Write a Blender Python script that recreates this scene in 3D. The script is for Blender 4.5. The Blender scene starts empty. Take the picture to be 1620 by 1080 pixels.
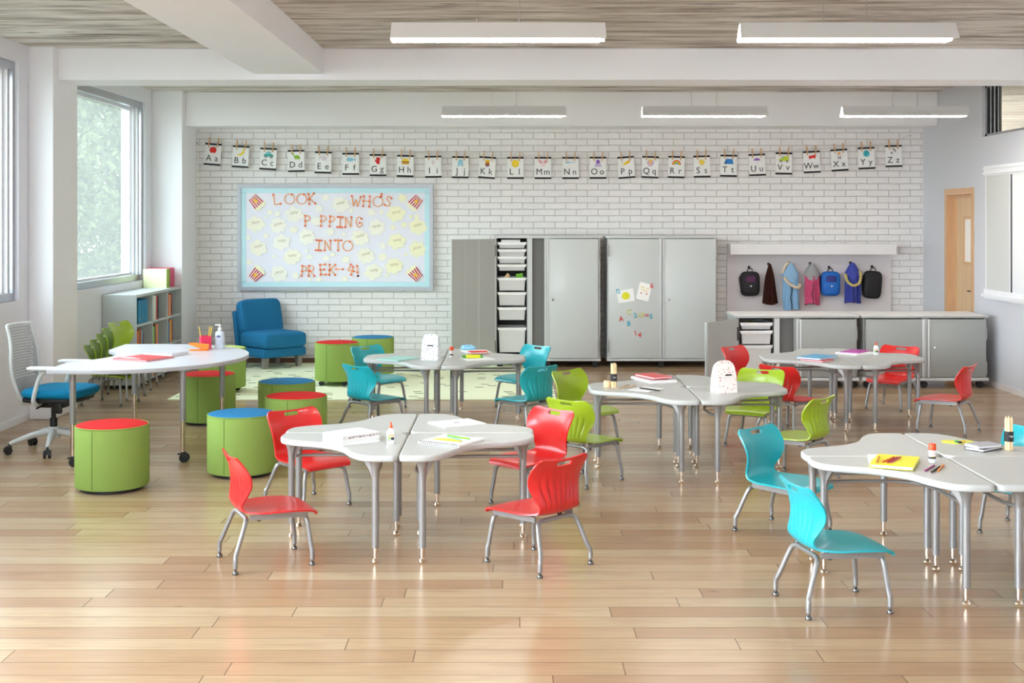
import bpy, bmesh, math, random
from mathutils import Matrix, Vector
random.seed(7)
PI = math.pi
EXPOSURE, SKY_LEFT, SKY_RIGHT, LAMP = 1.27, 15.5, 2.6, 16
SC = bpy.context.scene
COL = SC.collection
H = 1.75                                    # eye height

def R(a): return math.radians(a)
def at(x, y, z=0.0):
    """photo pixel on the level z -> floor plan point"""
    s = (y - 348.0) / (H - z)
    return (x - 810.0) / s, 2000.0 / s
def onwall(x, y, d):
    s = 2000.0 / d
    return (x - 810.0) / s, H - (y - 348.0) / s

# ------------------------------------------------------------------ materials
def lin(c):
    c /= 255.0
    return c / 12.92 if c <= .04045 else ((c + .055) / 1.055) ** 2.4
def rgb(r, g, b): return (lin(r), lin(g), lin(b), 1.0)
MATS = {}
def mat(name, col, rough=.5, metal=0.0, bump=0.0, bscale=200.0, vary=0.0, spec=.5, trans=0.0, emit=0.0, alpha=1.0, coat=0.0):
    if name in MATS: return MATS[name]
    m = bpy.data.materials.new(name); m.use_nodes = True
    nt = m.node_tree; b = nt.nodes['Principled BSDF']
    c = rgb(*col)
    b.inputs['Base Color'].default_value = c
    b.inputs['Roughness'].default_value = rough
    b.inputs['Metallic'].default_value = metal
    b.inputs['Specular IOR Level'].default_value = spec
    b.inputs['Transmission Weight'].default_value = trans
    b.inputs['Alpha'].default_value = alpha
    b.inputs['Coat Weight'].default_value = coat
    if emit:
        b.inputs['Emission Color'].default_value = c
        b.inputs['Emission Strength'].default_value = emit
    if bump or vary:
        tc = nt.nodes.new('ShaderNodeTexCoord')
        n = nt.nodes.new('ShaderNodeTexNoise'); n.inputs['Scale'].default_value = bscale
        n.inputs['Detail'].default_value = 3
        nt.links.new(tc.outputs['Object'], n.inputs['Vector'])
        if bump:
            bp = nt.nodes.new('ShaderNodeBump'); bp.inputs['Strength'].default_value = bump
            bp.inputs['Distance'].default_value = .004
            nt.links.new(n.outputs['Fac'], bp.inputs['Height'])
            nt.links.new(bp.outputs['Normal'], b.inputs['Normal'])
        if vary:
            mx = nt.nodes.new('ShaderNodeMix'); mx.data_type = 'RGBA'
            mx.inputs['A'].default_value = tuple(v * (1 - vary) for v in c[:3]) + (1,)
            mx.inputs['B'].default_value = tuple(min(1, v * (1 + vary)) for v in c[:3]) + (1,)
            nt.links.new(n.outputs['Fac'], mx.inputs['Factor'])
            nt.links.new(mx.outputs['Result'], b.inputs['Base Color'])
    MATS[name] = m
    return m

class NT:
    """small node helper"""
    def __init__(s, name):
        s.m = bpy.data.materials.new(name); s.m.use_nodes = True
        s.nt = s.m.node_tree; s.b = s.nt.nodes['Principled BSDF']
        MATS[name] = s.m
    def n(s, t, **kw):
        nd = s.nt.nodes.new(t)
        for k, v in kw.items():
            if hasattr(nd, k): setattr(nd, k, v)
            else: nd.inputs[k].default_value = v
        return nd
    def l(s, a, b): s.nt.links.new(a, b)
    def math(s, op, a, b=None, c=None):
        nd = s.nt.nodes.new('ShaderNodeMath'); nd.operation = op
        for i, v in enumerate((a, b, c)):
            if v is None: continue
            if isinstance(v, (int, float)): nd.inputs[i].default_value = v
            else: s.l(v, nd.inputs[i])
        return nd.outputs[0]
    def mix(s, f, a, b, blend='MIX'):
        nd = s.nt.nodes.new('ShaderNodeMix'); nd.data_type = 'RGBA'; nd.blend_type = blend
        for k, v in (('Factor', f), ('A', a), ('B', b)):
            if isinstance(v, (int, float)): nd.inputs[k].default_value = v
            elif isinstance(v, tuple): nd.inputs[k].default_value = v
            else: s.l(v, nd.inputs[k])
        return nd.outputs['Result']
    def ramp(s, f, stops):
        nd = s.nt.nodes.new('ShaderNodeValToRGB'); e = nd.color_ramp.elements
        while len(e) < len(stops): e.new(.5)
        for i, (p, c) in enumerate(stops): e[i].position = p; e[i].color = c
        s.l(f, nd.inputs[0]); return nd.outputs[0]
    def bump(s, h, strength, dist):
        bp = s.nt.nodes.new('ShaderNodeBump'); bp.inputs['Strength'].default_value = strength
        bp.inputs['Distance'].default_value = dist
        s.l(h, bp.inputs['Height']); s.l(bp.outputs[0], s.b.inputs['Normal'])
    def xyz(s):
        tc = s.nt.nodes.new('ShaderNodeTexCoord'); sp = s.nt.nodes.new('ShaderNodeSeparateXYZ')
        s.l(tc.outputs['Object'], sp.inputs[0]); return tc.outputs['Object'], sp.outputs
    def vec(s, x, y, z):
        nd = s.nt.nodes.new('ShaderNodeCombineXYZ')
        for i, v in enumerate((x, y, z)):
            if isinstance(v, (int, float)): nd.inputs[i].default_value = v
            else: s.l(v, nd.inputs[i])
        return nd.outputs[0]

def floor_material():
    t = NT('floor_planks'); v, (x, y, z) = t.xyz()
    Wd = .143
    ry = t.math('DIVIDE', y, Wd); row = t.math('FLOOR', ry); fy = t.math('FRACT', ry)
    wn = t.n('ShaderNodeTexWhiteNoise', noise_dimensions='1D'); t.l(row, wn.inputs['W'])
    ln = t.math('ADD', t.math('MULTIPLY', wn.outputs['Value'], .7), 1.25)
    xo = t.math('ADD', t.math('DIVIDE', x, ln), t.math('MULTIPLY', wn.outputs['Value'], 37.3))
    colm = t.math('FLOOR', xo); fx = t.math('FRACT', xo)
    w2 = t.n('ShaderNodeTexWhiteNoise', noise_dimensions='2D')
    t.l(t.vec(row, colm, 0), w2.inputs['Vector'])
    tone = w2.outputs['Value']
    # grain stretched along the plank
    gv = t.vec(t.math('MULTIPLY', x, 1.3), t.math('MULTIPLY', y, 22), t.math('MULTIPLY', tone, 40))
    g = t.n('ShaderNodeTexNoise', Scale=2.2, Detail=7.0, Roughness=.62); t.l(gv, g.inputs['Vector'])
    gv2 = t.vec(t.math('MULTIPLY', x, 2.0), t.math('MULTIPLY', y, 7), t.math('MULTIPLY', tone, 90))
    g2 = t.n('ShaderNodeTexNoise', Scale=1.4, Detail=4.0); t.l(gv2, g2.inputs['Vector'])
    base = t.ramp(tone, [(0, rgb(164, 129, 97)), (.35, rgb(176, 145, 111)), (.7, rgb(184, 156, 122)), (1, rgb(188, 164, 131))])
    c = t.mix(t.math('MULTIPLY', t.ramp(g.outputs['Fac'], [(.42, (0, 0, 0, 1)), (.68, (1, 1, 1, 1))]), .38), base, rgb(150, 120, 92))
    c = t.mix(t.math('MULTIPLY', t.ramp(g2.outputs['Fac'], [(.5, (0, 0, 0, 1)), (.75, (1, 1, 1, 1))]), .35), c, rgb(142, 106, 82))
    kn = t.n('ShaderNodeTexVoronoi', Scale=1.0); t.l(t.vec(t.math('MULTIPLY', x, .9), t.math('MULTIPLY', y, 2.6), 0), kn.inputs['Vector'])
    c = t.mix(t.ramp(kn.outputs['Distance'], [(0, (.75, .75, .75, 1)), (.035, (0, 0, 0, 1))]), c, rgb(104, 70, 48))
    ey = t.math('MINIMUM', fy, t.math('SUBTRACT', 1, fy))
    ex = t.math('MULTIPLY', t.math('MINIMUM', fx, t.math('SUBTRACT', 1, fx)), t.math('DIVIDE', ln, Wd))
    e = t.math('MINIMUM', ey, ex)
    gap = t.ramp(e, [(.008, (1, 1, 1, 1)), (.022, (0, 0, 0, 1))])
    c = t.mix(t.math('MULTIPLY', gap, .75), c, rgb(88, 66, 52))
    t.l(c, t.b.inputs['Base Color'])
    t.l(t.math('ADD', t.math('MULTIPLY', g.outputs['Fac'], .16), .13), t.b.inputs['Roughness'])
    t.b.inputs['Specular IOR Level'].default_value = .30
    h = t.math('SUBTRACT', t.math('MULTIPLY', g2.outputs['Fac'], .12), t.math('MULTIPLY', gap, .5))
    t.bump(h, .16, .004)
    return t.m

def brick_material():
    t = NT('painted_brick'); v, (x, y, z) = t.xyz()
    wob = t.n('ShaderNodeTexNoise', Scale=5.0, Detail=3.0); t.l(v, wob.inputs['Vector'])
    zz = t.math('ADD', z, t.math('MULTIPLY', t.math('SUBTRACT', wob.outputs['Fac'], .5), .012))
    br = t.n('ShaderNodeTexBrick', offset=.5, offset_frequency=2)
    br.inputs['Scale'].default_value = 1.0
    br.inputs['Brick Width'].default_value = .265; br.inputs['Row Height'].default_value = .0785
    br.inputs['Mortar Size'].default_value = .0048; br.inputs['Mortar Smooth'].default_value = .6
    br.inputs['Color1'].default_value = (1, 1, 1, 1); br.inputs['Color2'].default_value = (.86, .86, .86, 1)
    br.inputs['Mortar'].default_value = (0, 0, 0, 1); br.inputs['Bias'].default_value = .1
    t.l(t.vec(x, zz, 0), br.inputs['Vector'])
    n = t.n('ShaderNodeTexNoise', Scale=9.0, Detail=6.0, Roughness=.6); t.l(v, n.inputs['Vector'])
    n2 = t.n('ShaderNodeTexNoise', Scale=38.0, Detail=4.0); t.l(v, n2.inputs['Vector'])
    base = t.mix(n.outputs['Fac'], rgb(236, 233, 231), rgb(250, 248, 247))
    base = t.mix(.35, base, br.outputs['Color'], 'MULTIPLY')
    mort = t.math('MULTIPLY', br.outputs['Fac'], t.ramp(n.outputs['Fac'], [(.35, (.05, .05, .05, 1)), (.7, (.75, .75, .75, 1))]))
    c = t.mix(mort, base, rgb(208, 204, 201))
    t.l(c, t.b.inputs['Base Color']); t.b.inputs['Roughness'].default_value = .62
    h = t.math('ADD', t.math('MULTIPLY', t.math('SUBTRACT', 1, br.outputs['Fac']), 1.0),
               t.math('ADD', t.math('MULTIPLY', n.outputs['Fac'], .5), t.math('MULTIPLY', n2.outputs['Fac'], .18)))
    t.bump(h, .75, .011)
    return t.m

def ceiling_material():
    t = NT('whitewashed_boards'); v, (x, y, z) = t.xyz()
    a = t.n('ShaderNodeTexNoise', Scale=1.0, Detail=9.0, Roughness=.66, Distortion=.35)
    t.l(t.vec(t.math('MULTIPLY', x, .9), t.math('MULTIPLY', y, 6.5), 0), a.inputs['Vector'])
    b = t.n('ShaderNodeTexNoise', Scale=1.0, Detail=5.0, Roughness=.6, Distortion=.2)
    t.l(t.vec(t.math('MULTIPLY', x, 1.7), t.math('MULTIPLY', y, 21.0), 3.7), b.inputs['Vector'])
    d = t.n('ShaderNodeTexNoise', Scale=.7, Detail=3.0); t.l(v, d.inputs['Vector'])
    c = t.ramp(a.outputs['Fac'], [(.30, rgb(108, 93, 80)), (.41, rgb(172, 159, 147)), (.52, rgb(212, 204, 195)), (.68, rgb(242, 237, 231))])
    cr = t.math('MULTIPLY', t.ramp(b.outputs['Fac'], [(.555, (0, 0, 0, 1)), (.635, (1, 1, 1, 1))]), t.ramp(d.outputs['Fac'], [(.40, (0, 0, 0, 1)), (.58, (.85, .85, .85, 1))]))
    c = t.mix(cr, c, rgb(74, 58, 48))
    t.l(c, t.b.inputs['Base Color']); t.b.inputs['Roughness'].default_value = .7
    t.bump(a.outputs['Fac'], .35, .01)
    return t.m

def rug_material():
    t = NT('rug_pile'); v, (x, y, z) = t.xyz()
    row = t.math('FLOOR', t.math('DIVIDE', y, .115))
    wn = t.n('ShaderNodeTexWhiteNoise', noise_dimensions='1D'); t.l(row, wn.inputs['W'])
    xs = t.math('ADD', t.math('DIVIDE', x, .46), t.math('MULTIPLY', wn.outputs['Value'], 9.0))
    cx = t.math('FLOOR', xs); fx = t.math('FRACT', xs); fy = t.math('FRACT', t.math('DIVIDE', y, .115))
    w2 = t.n('ShaderNodeTexWhiteNoise', noise_dimensions='2D'); t.l(t.vec(cx, row, 0), w2.inputs['Vector'])
    on = t.math('GREATER_THAN', w2.outputs['Value'], .38)
    dx = t.math('LESS_THAN', t.math('ABSOLUTE', t.math('SUBTRACT', fx, .5)), .095)
    dy = t.math('LESS_THAN', t.math('ABSOLUTE', t.math('SUBTRACT', fy, .5)), .16)
    dash = t.math('MULTIPLY', on, t.math('MULTIPLY', dx, dy))
    n = t.n('ShaderNodeTexNoise', Scale=160.0, Detail=2.0); t.l(v, n.inputs['Vector'])
    base = t.mix(n.outputs['Fac'], rgb(232, 238, 200), rgb(246, 250, 224))
    t.l(t.mix(dash, base, rgb(66, 80, 46)), t.b.inputs['Base Color'])
    t.b.inputs['Roughness'].default_value = .95; t.b.inputs['Specular IOR Level'].default_value = .1
    t.bump(n.outputs['Fac'], .4, .004)
    return t.m

def wood_material(name, c1, c2, sx=1.5, sz=14.0, axis='z'):
    t = NT(name); v, (x, y, z) = t.xyz()
    if axis == 'z': vv = t.vec(t.math('MULTIPLY', x, sz), t.math('MULTIPLY', y, sz), t.math('MULTIPLY', z, sx))
    else: vv = t.vec(t.math('MULTIPLY', x, sx), t.math('MULTIPLY', y, sz), t.math('MULTIPLY', z, sz))
    n = t.n('ShaderNodeTexNoise', Scale=1.6, Detail=6.0, Distortion=.6); t.l(vv, n.inputs['Vector'])
    t.l(t.mix(n.outputs['Fac'], rgb(*c1), rgb(*c2)), t.b.inputs['Base Color'])
    t.b.inputs['Roughness'].default_value = .45
    return t.m

def glass_material():
    m = bpy.data.materials.new('window_glass'); m.use_nodes = True; nt = m.node_tree
    out = nt.nodes['Material Output']; nt.nodes.remove(nt.nodes['Principled BSDF'])
    tr = nt.nodes.new('ShaderNodeBsdfTransparent'); tr.inputs[0].default_value = (.58, .60, .59, 1)
    veil = nt.nodes.new('ShaderNodeBsdfTranslucent'); veil.inputs[0].default_value = (.9, .92, .9, 1)  # paints pale haze over the view; the grey tint above dims it
    gl = nt.nodes.new('ShaderNodeBsdfGlossy'); gl.inputs['Roughness'].default_value = .03
    m1 = nt.nodes.new('ShaderNodeMixShader'); m1.inputs[0].default_value = .05
    m2 = nt.nodes.new('ShaderNodeMixShader'); m2.inputs[0].default_value = .05
    nt.links.new(tr.outputs[0], m1.inputs[1]); nt.links.new(veil.outputs[0], m1.inputs[2])
    nt.links.new(m1.outputs[0], m2.inputs[1]); nt.links.new(gl.outputs[0], m2.inputs[2])
    nt.links.new(m2.outputs[0], out.inputs[0]); MATS['glass'] = m
    return m

def dotted_material(name, base, dots, scale, thr):
    t = NT(name); v, o = t.xyz()
    vo = t.n('ShaderNodeTexVoronoi', Scale=scale); t.l(v, vo.inputs['Vector'])
    f = t.math('LESS_THAN', vo.outputs['Distance'], thr)
    t.l(t.mix(f, rgb(*base), rgb(*dots)), t.b.inputs['Base Color']); t.b.inputs['Roughness'].default_value = .7
    return t.m

def perforated_material():
    t = NT('perforated_back'); v, (x, y, z) = t.xyz()
    s = 1 / .019
    zz = t.math('MULTIPLY', z, s * .9); row = t.math('FLOOR', zz)
    sh = t.math('MULTIPLY', t.math('FRACT', t.math('MULTIPLY', row, .5)), 1.0)
    fx = t.math('SUBTRACT', t.math('FRACT', t.math('ADD', t.math('MULTIPLY', x, s), sh)), .5)
    fz = t.math('SUBTRACT', t.math('FRACT', zz), .5)
    r2 = t.math('ADD', t.math('MULTIPLY', fx, fx), t.math('MULTIPLY', fz, fz))
    hole = t.math('LESS_THAN', r2, .10)
    inn = t.math('MULTIPLY', t.math('LESS_THAN', t.math('ABSOLUTE', x), .165), t.math('GREATER_THAN', z, .55))
    t.b.inputs['Base Color'].default_value = rgb(176, 178, 177); t.b.inputs['Roughness'].default_value = .5
    t.l(t.math('SUBTRACT', 1.0, t.math('MULTIPLY', hole, inn)), t.b.inputs['Alpha'])
    return t.m

M_FLOOR, M_BRICK, M_CEIL, M_RUG, M_GLASS = floor_material(), brick_material(), ceiling_material(), rug_material(), glass_material()
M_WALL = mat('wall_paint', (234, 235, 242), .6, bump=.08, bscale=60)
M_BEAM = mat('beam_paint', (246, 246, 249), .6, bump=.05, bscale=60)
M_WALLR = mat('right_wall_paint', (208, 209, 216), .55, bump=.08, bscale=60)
M_ALU = mat('window_aluminium', (186, 188, 194), .25, .85)
M_ALUW = mat('white_window_frame', (240, 240, 244), .35)
M_SILVER = mat('silver_tube', (158, 156, 154), .34, .6)
M_CHROME = mat('warm_chrome', (226, 208, 190), .12, 1.0)
M_GLIDE = mat('glide_metal', (120, 118, 116), .25, .9)
M_STEEL = mat('polished_steel', (214, 214, 216), .15, 1.0)
M_BLACK = mat('black_plastic', (22, 22, 24), .45)
M_DESK = mat('desk_laminate', (190, 191, 187), .34, bump=.03, bscale=300)
M_TEACH = mat('teacher_table_laminate', (222, 222, 230), .28)
M_EDGE = mat('grey_edge_band', (186, 187, 190), .45)
M_WHITE = mat('white_paper', (246, 246, 244), .7)
M_WHITEP = mat('white_plastic', (240, 240, 240), .35)
M_RED = mat('red_shell', (218, 38, 37), .32, coat=.15)
M_TEAL = mat('teal_shell', (30, 168, 178), .32, coat=.15)
M_LIME = mat('lime_shell', (160, 188, 36), .32, coat=.15)
M_GREENF = mat('lime_fabric', (142, 168, 84), .85, bump=.35, bscale=420, vary=.10, spec=.2)
M_REDF = mat('red_fabric', (214, 34, 34), .85, bump=.3, bscale=420, vary=.06, spec=.2)
M_BLUEF = mat('blue_fabric', (44, 126, 178), .85, bump=.3, bscale=420, vary=.06, spec=.2)
M_LOUNGE = mat('lounge_fabric', (38, 118, 166), .85, bump=.25, bscale=350, vary=.06, spec=.2)
M_TEALF = mat('office_seat_fabric', (10, 124, 166), .8, bump=.3, bscale=400, vary=.06, spec=.2)
M_CAB = mat('cabinet_grey', (204, 208, 207), .28, .0, coat=.15)
M_CABL = mat('cabinet_trim', (208, 210, 210), .35)
M_CABIN = mat('cabinet_inside', (112, 112, 110), .5)
M_CABLOW = mat('low_cabinet_grey', (158, 160, 156), .34)
M_DOORIN = mat('cabinet_door_inside', (176, 177, 174), .3)
M_TRAY = mat('translucent_tray', (244, 244, 244), .3, alpha=.6)
M_DOORW = wood_material('door_wood', (206, 170, 128), (232, 202, 164))
M_DOORW2 = wood_material('door_frame_wood', (204, 160, 118), (224, 184, 144))
M_PENCILW = wood_material('bare_pencil_wood', (226, 196, 146), (242, 218, 174))
M_PIN = mat('clothespin_wood', (214, 170, 124), .6)
M_BIND = mat('black_strip', (14, 14, 14), .6)
M_BRONZE = mat('dark_bronze', (70, 50, 34), .35, .7)
def C(r, g, b, rough=.6): return mat('colour_%d_%d_%d' % (r, g, b), (r, g, b), rough)
# ------------------------------------------------------------------ mesh building
class MB:
    def __init__(s): s.v = []; s.f = []; s.mi = []; s.mats = []; s.cur = 0
    def use(s, m):
        if m not in s.mats: s.mats.append(m)
        s.cur = s.mats.index(m); return s
    def add(s, vs, fs, T=None):
        o = len(s.v)
        s.v += [tuple(T @ Vector(p)) if T is not None else tuple(p) for p in vs]
        s.f += [tuple(i + o for i in f) for f in fs]; s.mi += [s.cur] * len(fs); return s
    def box(s, x0, x1, y0, y1, z0, z1, T=None, r=0.0):
        x0, x1 = min(x0, x1), max(x0, x1); y0, y1 = min(y0, y1), max(y0, y1); z0, z1 = min(z0, z1), max(z0, z1)
        if r <= 0:
            vs = [(x, y, z) for x in (x0, x1) for y in (y0, y1) for z in (z0, z1)]
            fs = [(0, 1, 3, 2), (4, 6, 7, 5), (0, 4, 5, 1), (2, 3, 7, 6), (0, 2, 6, 4), (1, 5, 7, 3)]
            return s.add(vs, fs, T)
        bm = bmesh.new(); bmesh.ops.create_cube(bm, size=1)
        for v in bm.verts: v.co = Vector(((x0 + x1) / 2 + v.co.x * (x1 - x0), (y0 + y1) / 2 + v.co.y * (y1 - y0), (z0 + z1) / 2 + v.co.z * (z1 - z0)))
        r = min(r, .49 * min(x1 - x0, y1 - y0, z1 - z0))
        bmesh.ops.bevel(bm, geom=bm.edges[:], offset=r, segments=2, profile=.5, affect='EDGES')
        return s.bm(bm, T)
    def bm(s, bm, T=None):
        bm.verts.index_update(); bm.verts.ensure_lookup_table()
        s.add([v.co[:] for v in bm.verts], [[v.index for v in f.verts] for f in bm.faces], T); bm.free(); return s
    def tube(s, pts, r, n=10, T=None, cap=True, flat=None):
        pts = [Vector(p) for p in pts]; rs = r if isinstance(r, (list, tuple)) else [r] * len(pts)
        vs = []; up = None
        for i, p in enumerate(pts):
            t = (pts[min(i + 1, len(pts) - 1)] - pts[max(i - 1, 0)]).normalized()
            if up is None:
                a = Vector((0, 0, 1)) if abs(t.z) < .9 else Vector((1, 0, 0))
                up = (a - t * a.dot(t)).normalized()
            else:
                up = (up - t * up.dot(t)).normalized()
            q = t.cross(up)
            for k in range(n):
                an = 2 * PI * k / n
                vs.append(p + (up * math.cos(an) + q * math.sin(an)) * rs[i])
        fs = []
        for i in range(len(pts) - 1):
            for k in range(n):
                a = i * n + k; b = i * n + (k + 1) % n
                fs.append((a, b, b + n, a + n))
        if cap:
            fs.append(tuple(range(n - 1, -1, -1))); fs.append(tuple(range((len(pts) - 1) * n, len(pts) * n)))
        return s.add(vs, fs, T)
    def lathe(s, prof, n=24, T=None, cap=True):
        vs = []; fs = []
        for r, z in prof:
            for k in range(n):
                a = 2 * PI * k / n; vs.append((r * math.cos(a), r * math.sin(a), z))
        for i in range(len(prof) - 1):
            for k in range(n):
                a = i * n + k; b = i * n + (k + 1) % n
                fs.append((a, b, b + n, a + n))
        if cap:
            if prof[0][0] > 1e-5: fs.append(tuple(range(n - 1, -1, -1)))
            if prof[-1][0] > 1e-5: fs.append(tuple(range((len(prof) - 1) * n, len(prof) * n)))
        return s.add(vs, fs, T)
    def loft(s, rings, T=None, cap=True):
        n = len(rings[0]); vs = [p for r in rings for p in r]; fs = []
        for i in range(len(rings) - 1):
            for k in range(n):
                a = i * n + k; b = i * n + (k + 1) % n
                fs.append((a, b, b + n, a + n))
        if cap:
            fs.append(tuple(range(n - 1, -1, -1))); fs.append(tuple(range((len(rings) - 1) * n, len(rings) * n)))
        return s.add(vs, fs, T)
    def prism(s, poly, z0, z1, T=None):
        """flat outline in xy, from z0 to z1"""
        n = len(poly)
        vs = [(x, y, z0) for x, y in poly] + [(x, y, z1) for x, y in poly]
        fs = [tuple(range(n - 1, -1, -1)), tuple(range(n, 2 * n))] + [(k, (k + 1) % n, n + (k + 1) % n, n + k) for k in range(n)]
        return s.add(vs, fs, T)
    def slab(s, poly, z0, z1, r=.008, T=None):
        """outline extruded with softened upper and lower rims"""
        def inset(d):
            n = len(poly); out = []
            for i in range(n):
                p0, p, p1 = Vector(poly[i - 1]), Vector(poly[i]), Vector(poly[(i + 1) % n])
                a = (p - p0).normalized(); b = (p1 - p).normalized()
                nn = Vector((-(a.y + b.y), a.x + b.x))
                if nn.length < 1e-6: nn = Vector((-a.y, a.x))
                out.append(p + nn.normalized() * d)
            return out
        area = sum(poly[i - 1][0] * poly[i][1] - poly[i][0] * poly[i - 1][1] for i in range(len(poly)))
        if area < 0: poly = poly[::-1]
        lv = [(z0, r), (z0 + r * .35, r * .3), (z0 + r, 0), (z1 - r, 0), (z1 - r * .35, r * .3), (z1, r)]
        return s.loft([[(p.x, p.y, z) for p in inset(d)] for z, d in lv], T)
    def super(s, c, h, e=.3, nu=20, nv=28, T=None, e2=None):
        """soft box with centre c and half sizes h"""
        e2 = e2 or e
        def pw(v, k): return math.copysign(abs(v) ** k, v)
        rings = []
        for i in range(nu + 1):
            a = -PI / 2 + PI * i / nu
            a = max(-PI / 2 + .03, min(PI / 2 - .03, a))
            rings.append([(c[0] + h[0] * pw(math.cos(a), e2) * pw(math.cos(b), e), c[1] + h[1] * pw(math.cos(a), e2) * pw(math.sin(b), e), c[2] + h[2] * pw(math.sin(a), e2)) for b in [2 * PI * k / nv for k in range(nv)]])
        return s.loft(rings, T)
    def build(s, name, m=None, parent=None, smooth=35, loc=None):
        me = bpy.data.meshes.new(name)
        me.from_pydata([tuple(p) for p in s.v], [], s.f)
        mats = s.mats if s.mats else [m]
        for q in mats: me.materials.append(q)
        if s.mats: me.polygons.foreach_set('material_index', s.mi)
        bm = bmesh.new(); bm.from_mesh(me); bmesh.ops.recalc_face_normals(bm, faces=bm.faces[:]); bm.to_mesh(me); bm.free()
        if smooth:
            me.polygons.foreach_set('use_smooth', [True] * len(me.polygons))
            me.set_sharp_from_angle(angle=R(smooth))
            for p in me.polygons:
                if len(p.vertices) > 16: p.use_smooth = False
        me.update()
        return link(name, me, parent, loc)
def link(name, me, parent=None, loc=None):
    o = bpy.data.objects.new(name, me); COL.objects.link(o)
    if parent is not None: o.parent = parent
    if loc: o.location = loc
    return o
def tag(o, label, cat, group=None):
    o['label'] = label; o['category'] = cat
    if group: o['group'] = group
    return o
def thing(name, label, cat, loc=(0, 0, 0), rz=0.0, group=None):
    o = bpy.data.objects.new(name, None); COL.objects.link(o)
    o.empty_display_size = .1; o.location = loc; o.rotation_euler = (0, 0, rz)
    return tag(o, label, cat, group)
def struct(o): o['kind'] = 'structure'; return o
def kids(o): return [c for c in bpy.data.objects if c.parent is o]
def copy_tree(o, parent=None):
    c = o.copy(); COL.objects.link(c)
    if parent is not None: c.parent = parent
    for k in kids(o): copy_tree(k, c)
    return c
def TR(x=0, y=0, z=0, rz=0, rx=0, ry=0):
    return Matrix.Translation((x, y, z)) @ Matrix.Rotation(rz, 4, 'Z') @ Matrix.Rotation(ry, 4, 'Y') @ Matrix.Rotation(rx, 4, 'X')
def spline(pts, per=6, closed=False):
    pts = [Vector(p) for p in pts]; n = len(pts); out = []
    rng = n if closed else n - 1
    for i in range(rng):
        g = (lambda k: pts[k % n]) if closed else (lambda k: pts[max(0, min(n - 1, k))])
        p0, p1, p2, p3 = g(i - 1), g(i), g(i + 1), g(i + 2)
        for k in range(per):
            t = k / per
            out.append(.5 * ((2 * p1) + (p2 - p0) * t + (2 * p0 - 5 * p1 + 4 * p2 - p3) * t * t + (3 * p1 - p0 - 3 * p2 + p3) * t ** 3))
    if not closed: out.append(pts[-1])
    return out
def circle(cx, cy, rx, ry=None, n=20, a0=0, a1=2 * PI):
    ry = ry or rx; full = abs(a1 - a0 - 2 * PI) < 1e-6
    return [(cx + rx * math.cos(a0 + (a1 - a0) * k / (n if full else n - 1)), cy + ry * math.sin(a0 + (a1 - a0) * k / (n if full else n - 1))) for k in range(n)]
_fc = {}
def glyphs(text, size, depth):
    """(verts, faces) of upright lettering in xy"""
    k = (text, size, depth)
    if k not in _fc:
        cu = bpy.data.curves.new('lettering', 'FONT'); cu.body = text; cu.size = size; cu.extrude = depth; cu.resolution_u = 4
        ob = bpy.data.objects.new('lettering', cu); COL.objects.link(ob)
        bpy.context.view_layer.update()
        me = bpy.data.meshes.new_from_object(ob.evaluated_get(bpy.context.evaluated_depsgraph_get()))
        _fc[k] = ([v.co[:] for v in me.vertices], [tuple(p.vertices) for p in me.polygons])
        bpy.data.objects.remove(ob); bpy.data.curves.remove(cu); bpy.data.meshes.remove(me)
    return _fc[k]
def ctext(mb, text, size, depth, T):
    """lettering centred on its own middle"""
    vs, fs = glyphs(text, size, depth)
    xs = [v[0] for v in vs]; ys = [v[1] for v in vs]
    cx, cy = (min(xs) + max(xs)) / 2, (min(ys) + max(ys)) / 2
    mb.add([(v[0] - cx, v[1] - cy, v[2]) for v in vs], fs, T)
UP = Matrix.Rotation(PI / 2, 4, 'X')        # xy outline -> xz plane facing -y
# ------------------------------------------------------------------ camera, sky
cam = bpy.data.cameras.new('camera'); co = bpy.data.objects.new('camera', cam); COL.objects.link(co)
cam.sensor_width = 36; cam.lens = 2000 / 1620 * 36
cam.shift_y = -(540 - 348) / 1620
cam.clip_end = 200
co.location = (0, 0, H); co.rotation_euler = (PI / 2, 0, 0); SC.camera = co
SC.view_settings.view_transform = 'Standard'; SC.view_settings.look = 'None'
SC.view_settings.gamma = 1; SC.view_settings.use_curve_mapping = False
SC.view_settings.exposure = EXPOSURE
SC.cycles.use_denoising = True
SC.cycles.max_bounces = 10; SC.cycles.diffuse_bounces = 6; SC.cycles.transparent_max_bounces = 16
SC.cycles.sample_clamp_indirect = 8
w = bpy.data.worlds.new('sky'); SC.world = w; w.use_nodes = True
nt = w.node_tree; bg = nt.nodes['Background']
tc = nt.nodes.new('ShaderNodeTexCoord'); sx = nt.nodes.new('ShaderNodeSeparateXYZ')
nt.links.new(tc.outputs['Generated'], sx.inputs[0])
mr = nt.nodes.new('ShaderNodeMapRange'); mr.inputs['From Min'].default_value = -1; mr.inputs['From Max'].default_value = -.05
mr.inputs['To Min'].default_value = SKY_LEFT; mr.inputs['To Max'].default_value = SKY_RIGHT
nt.links.new(sx.outputs[0], mr.inputs['Value']); nt.links.new(mr.outputs[0], bg.inputs['Strength'])
cr = nt.nodes.new('ShaderNodeValToRGB'); e = cr.color_ramp.elements
e[0].position = .45; e[0].color = (.62, .62, .60, 1); e[1].position = .6; e[1].color = (.78, .89, 1, 1)
mz = nt.nodes.new('ShaderNodeMapRange'); mz.inputs['From Min'].default_value = -1
nt.links.new(sx.outputs[2], mz.inputs['Value']); nt.links.new(mz.outputs[0], cr.inputs[0]); nt.links.new(cr.outputs[0], bg.inputs['Color'])

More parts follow.
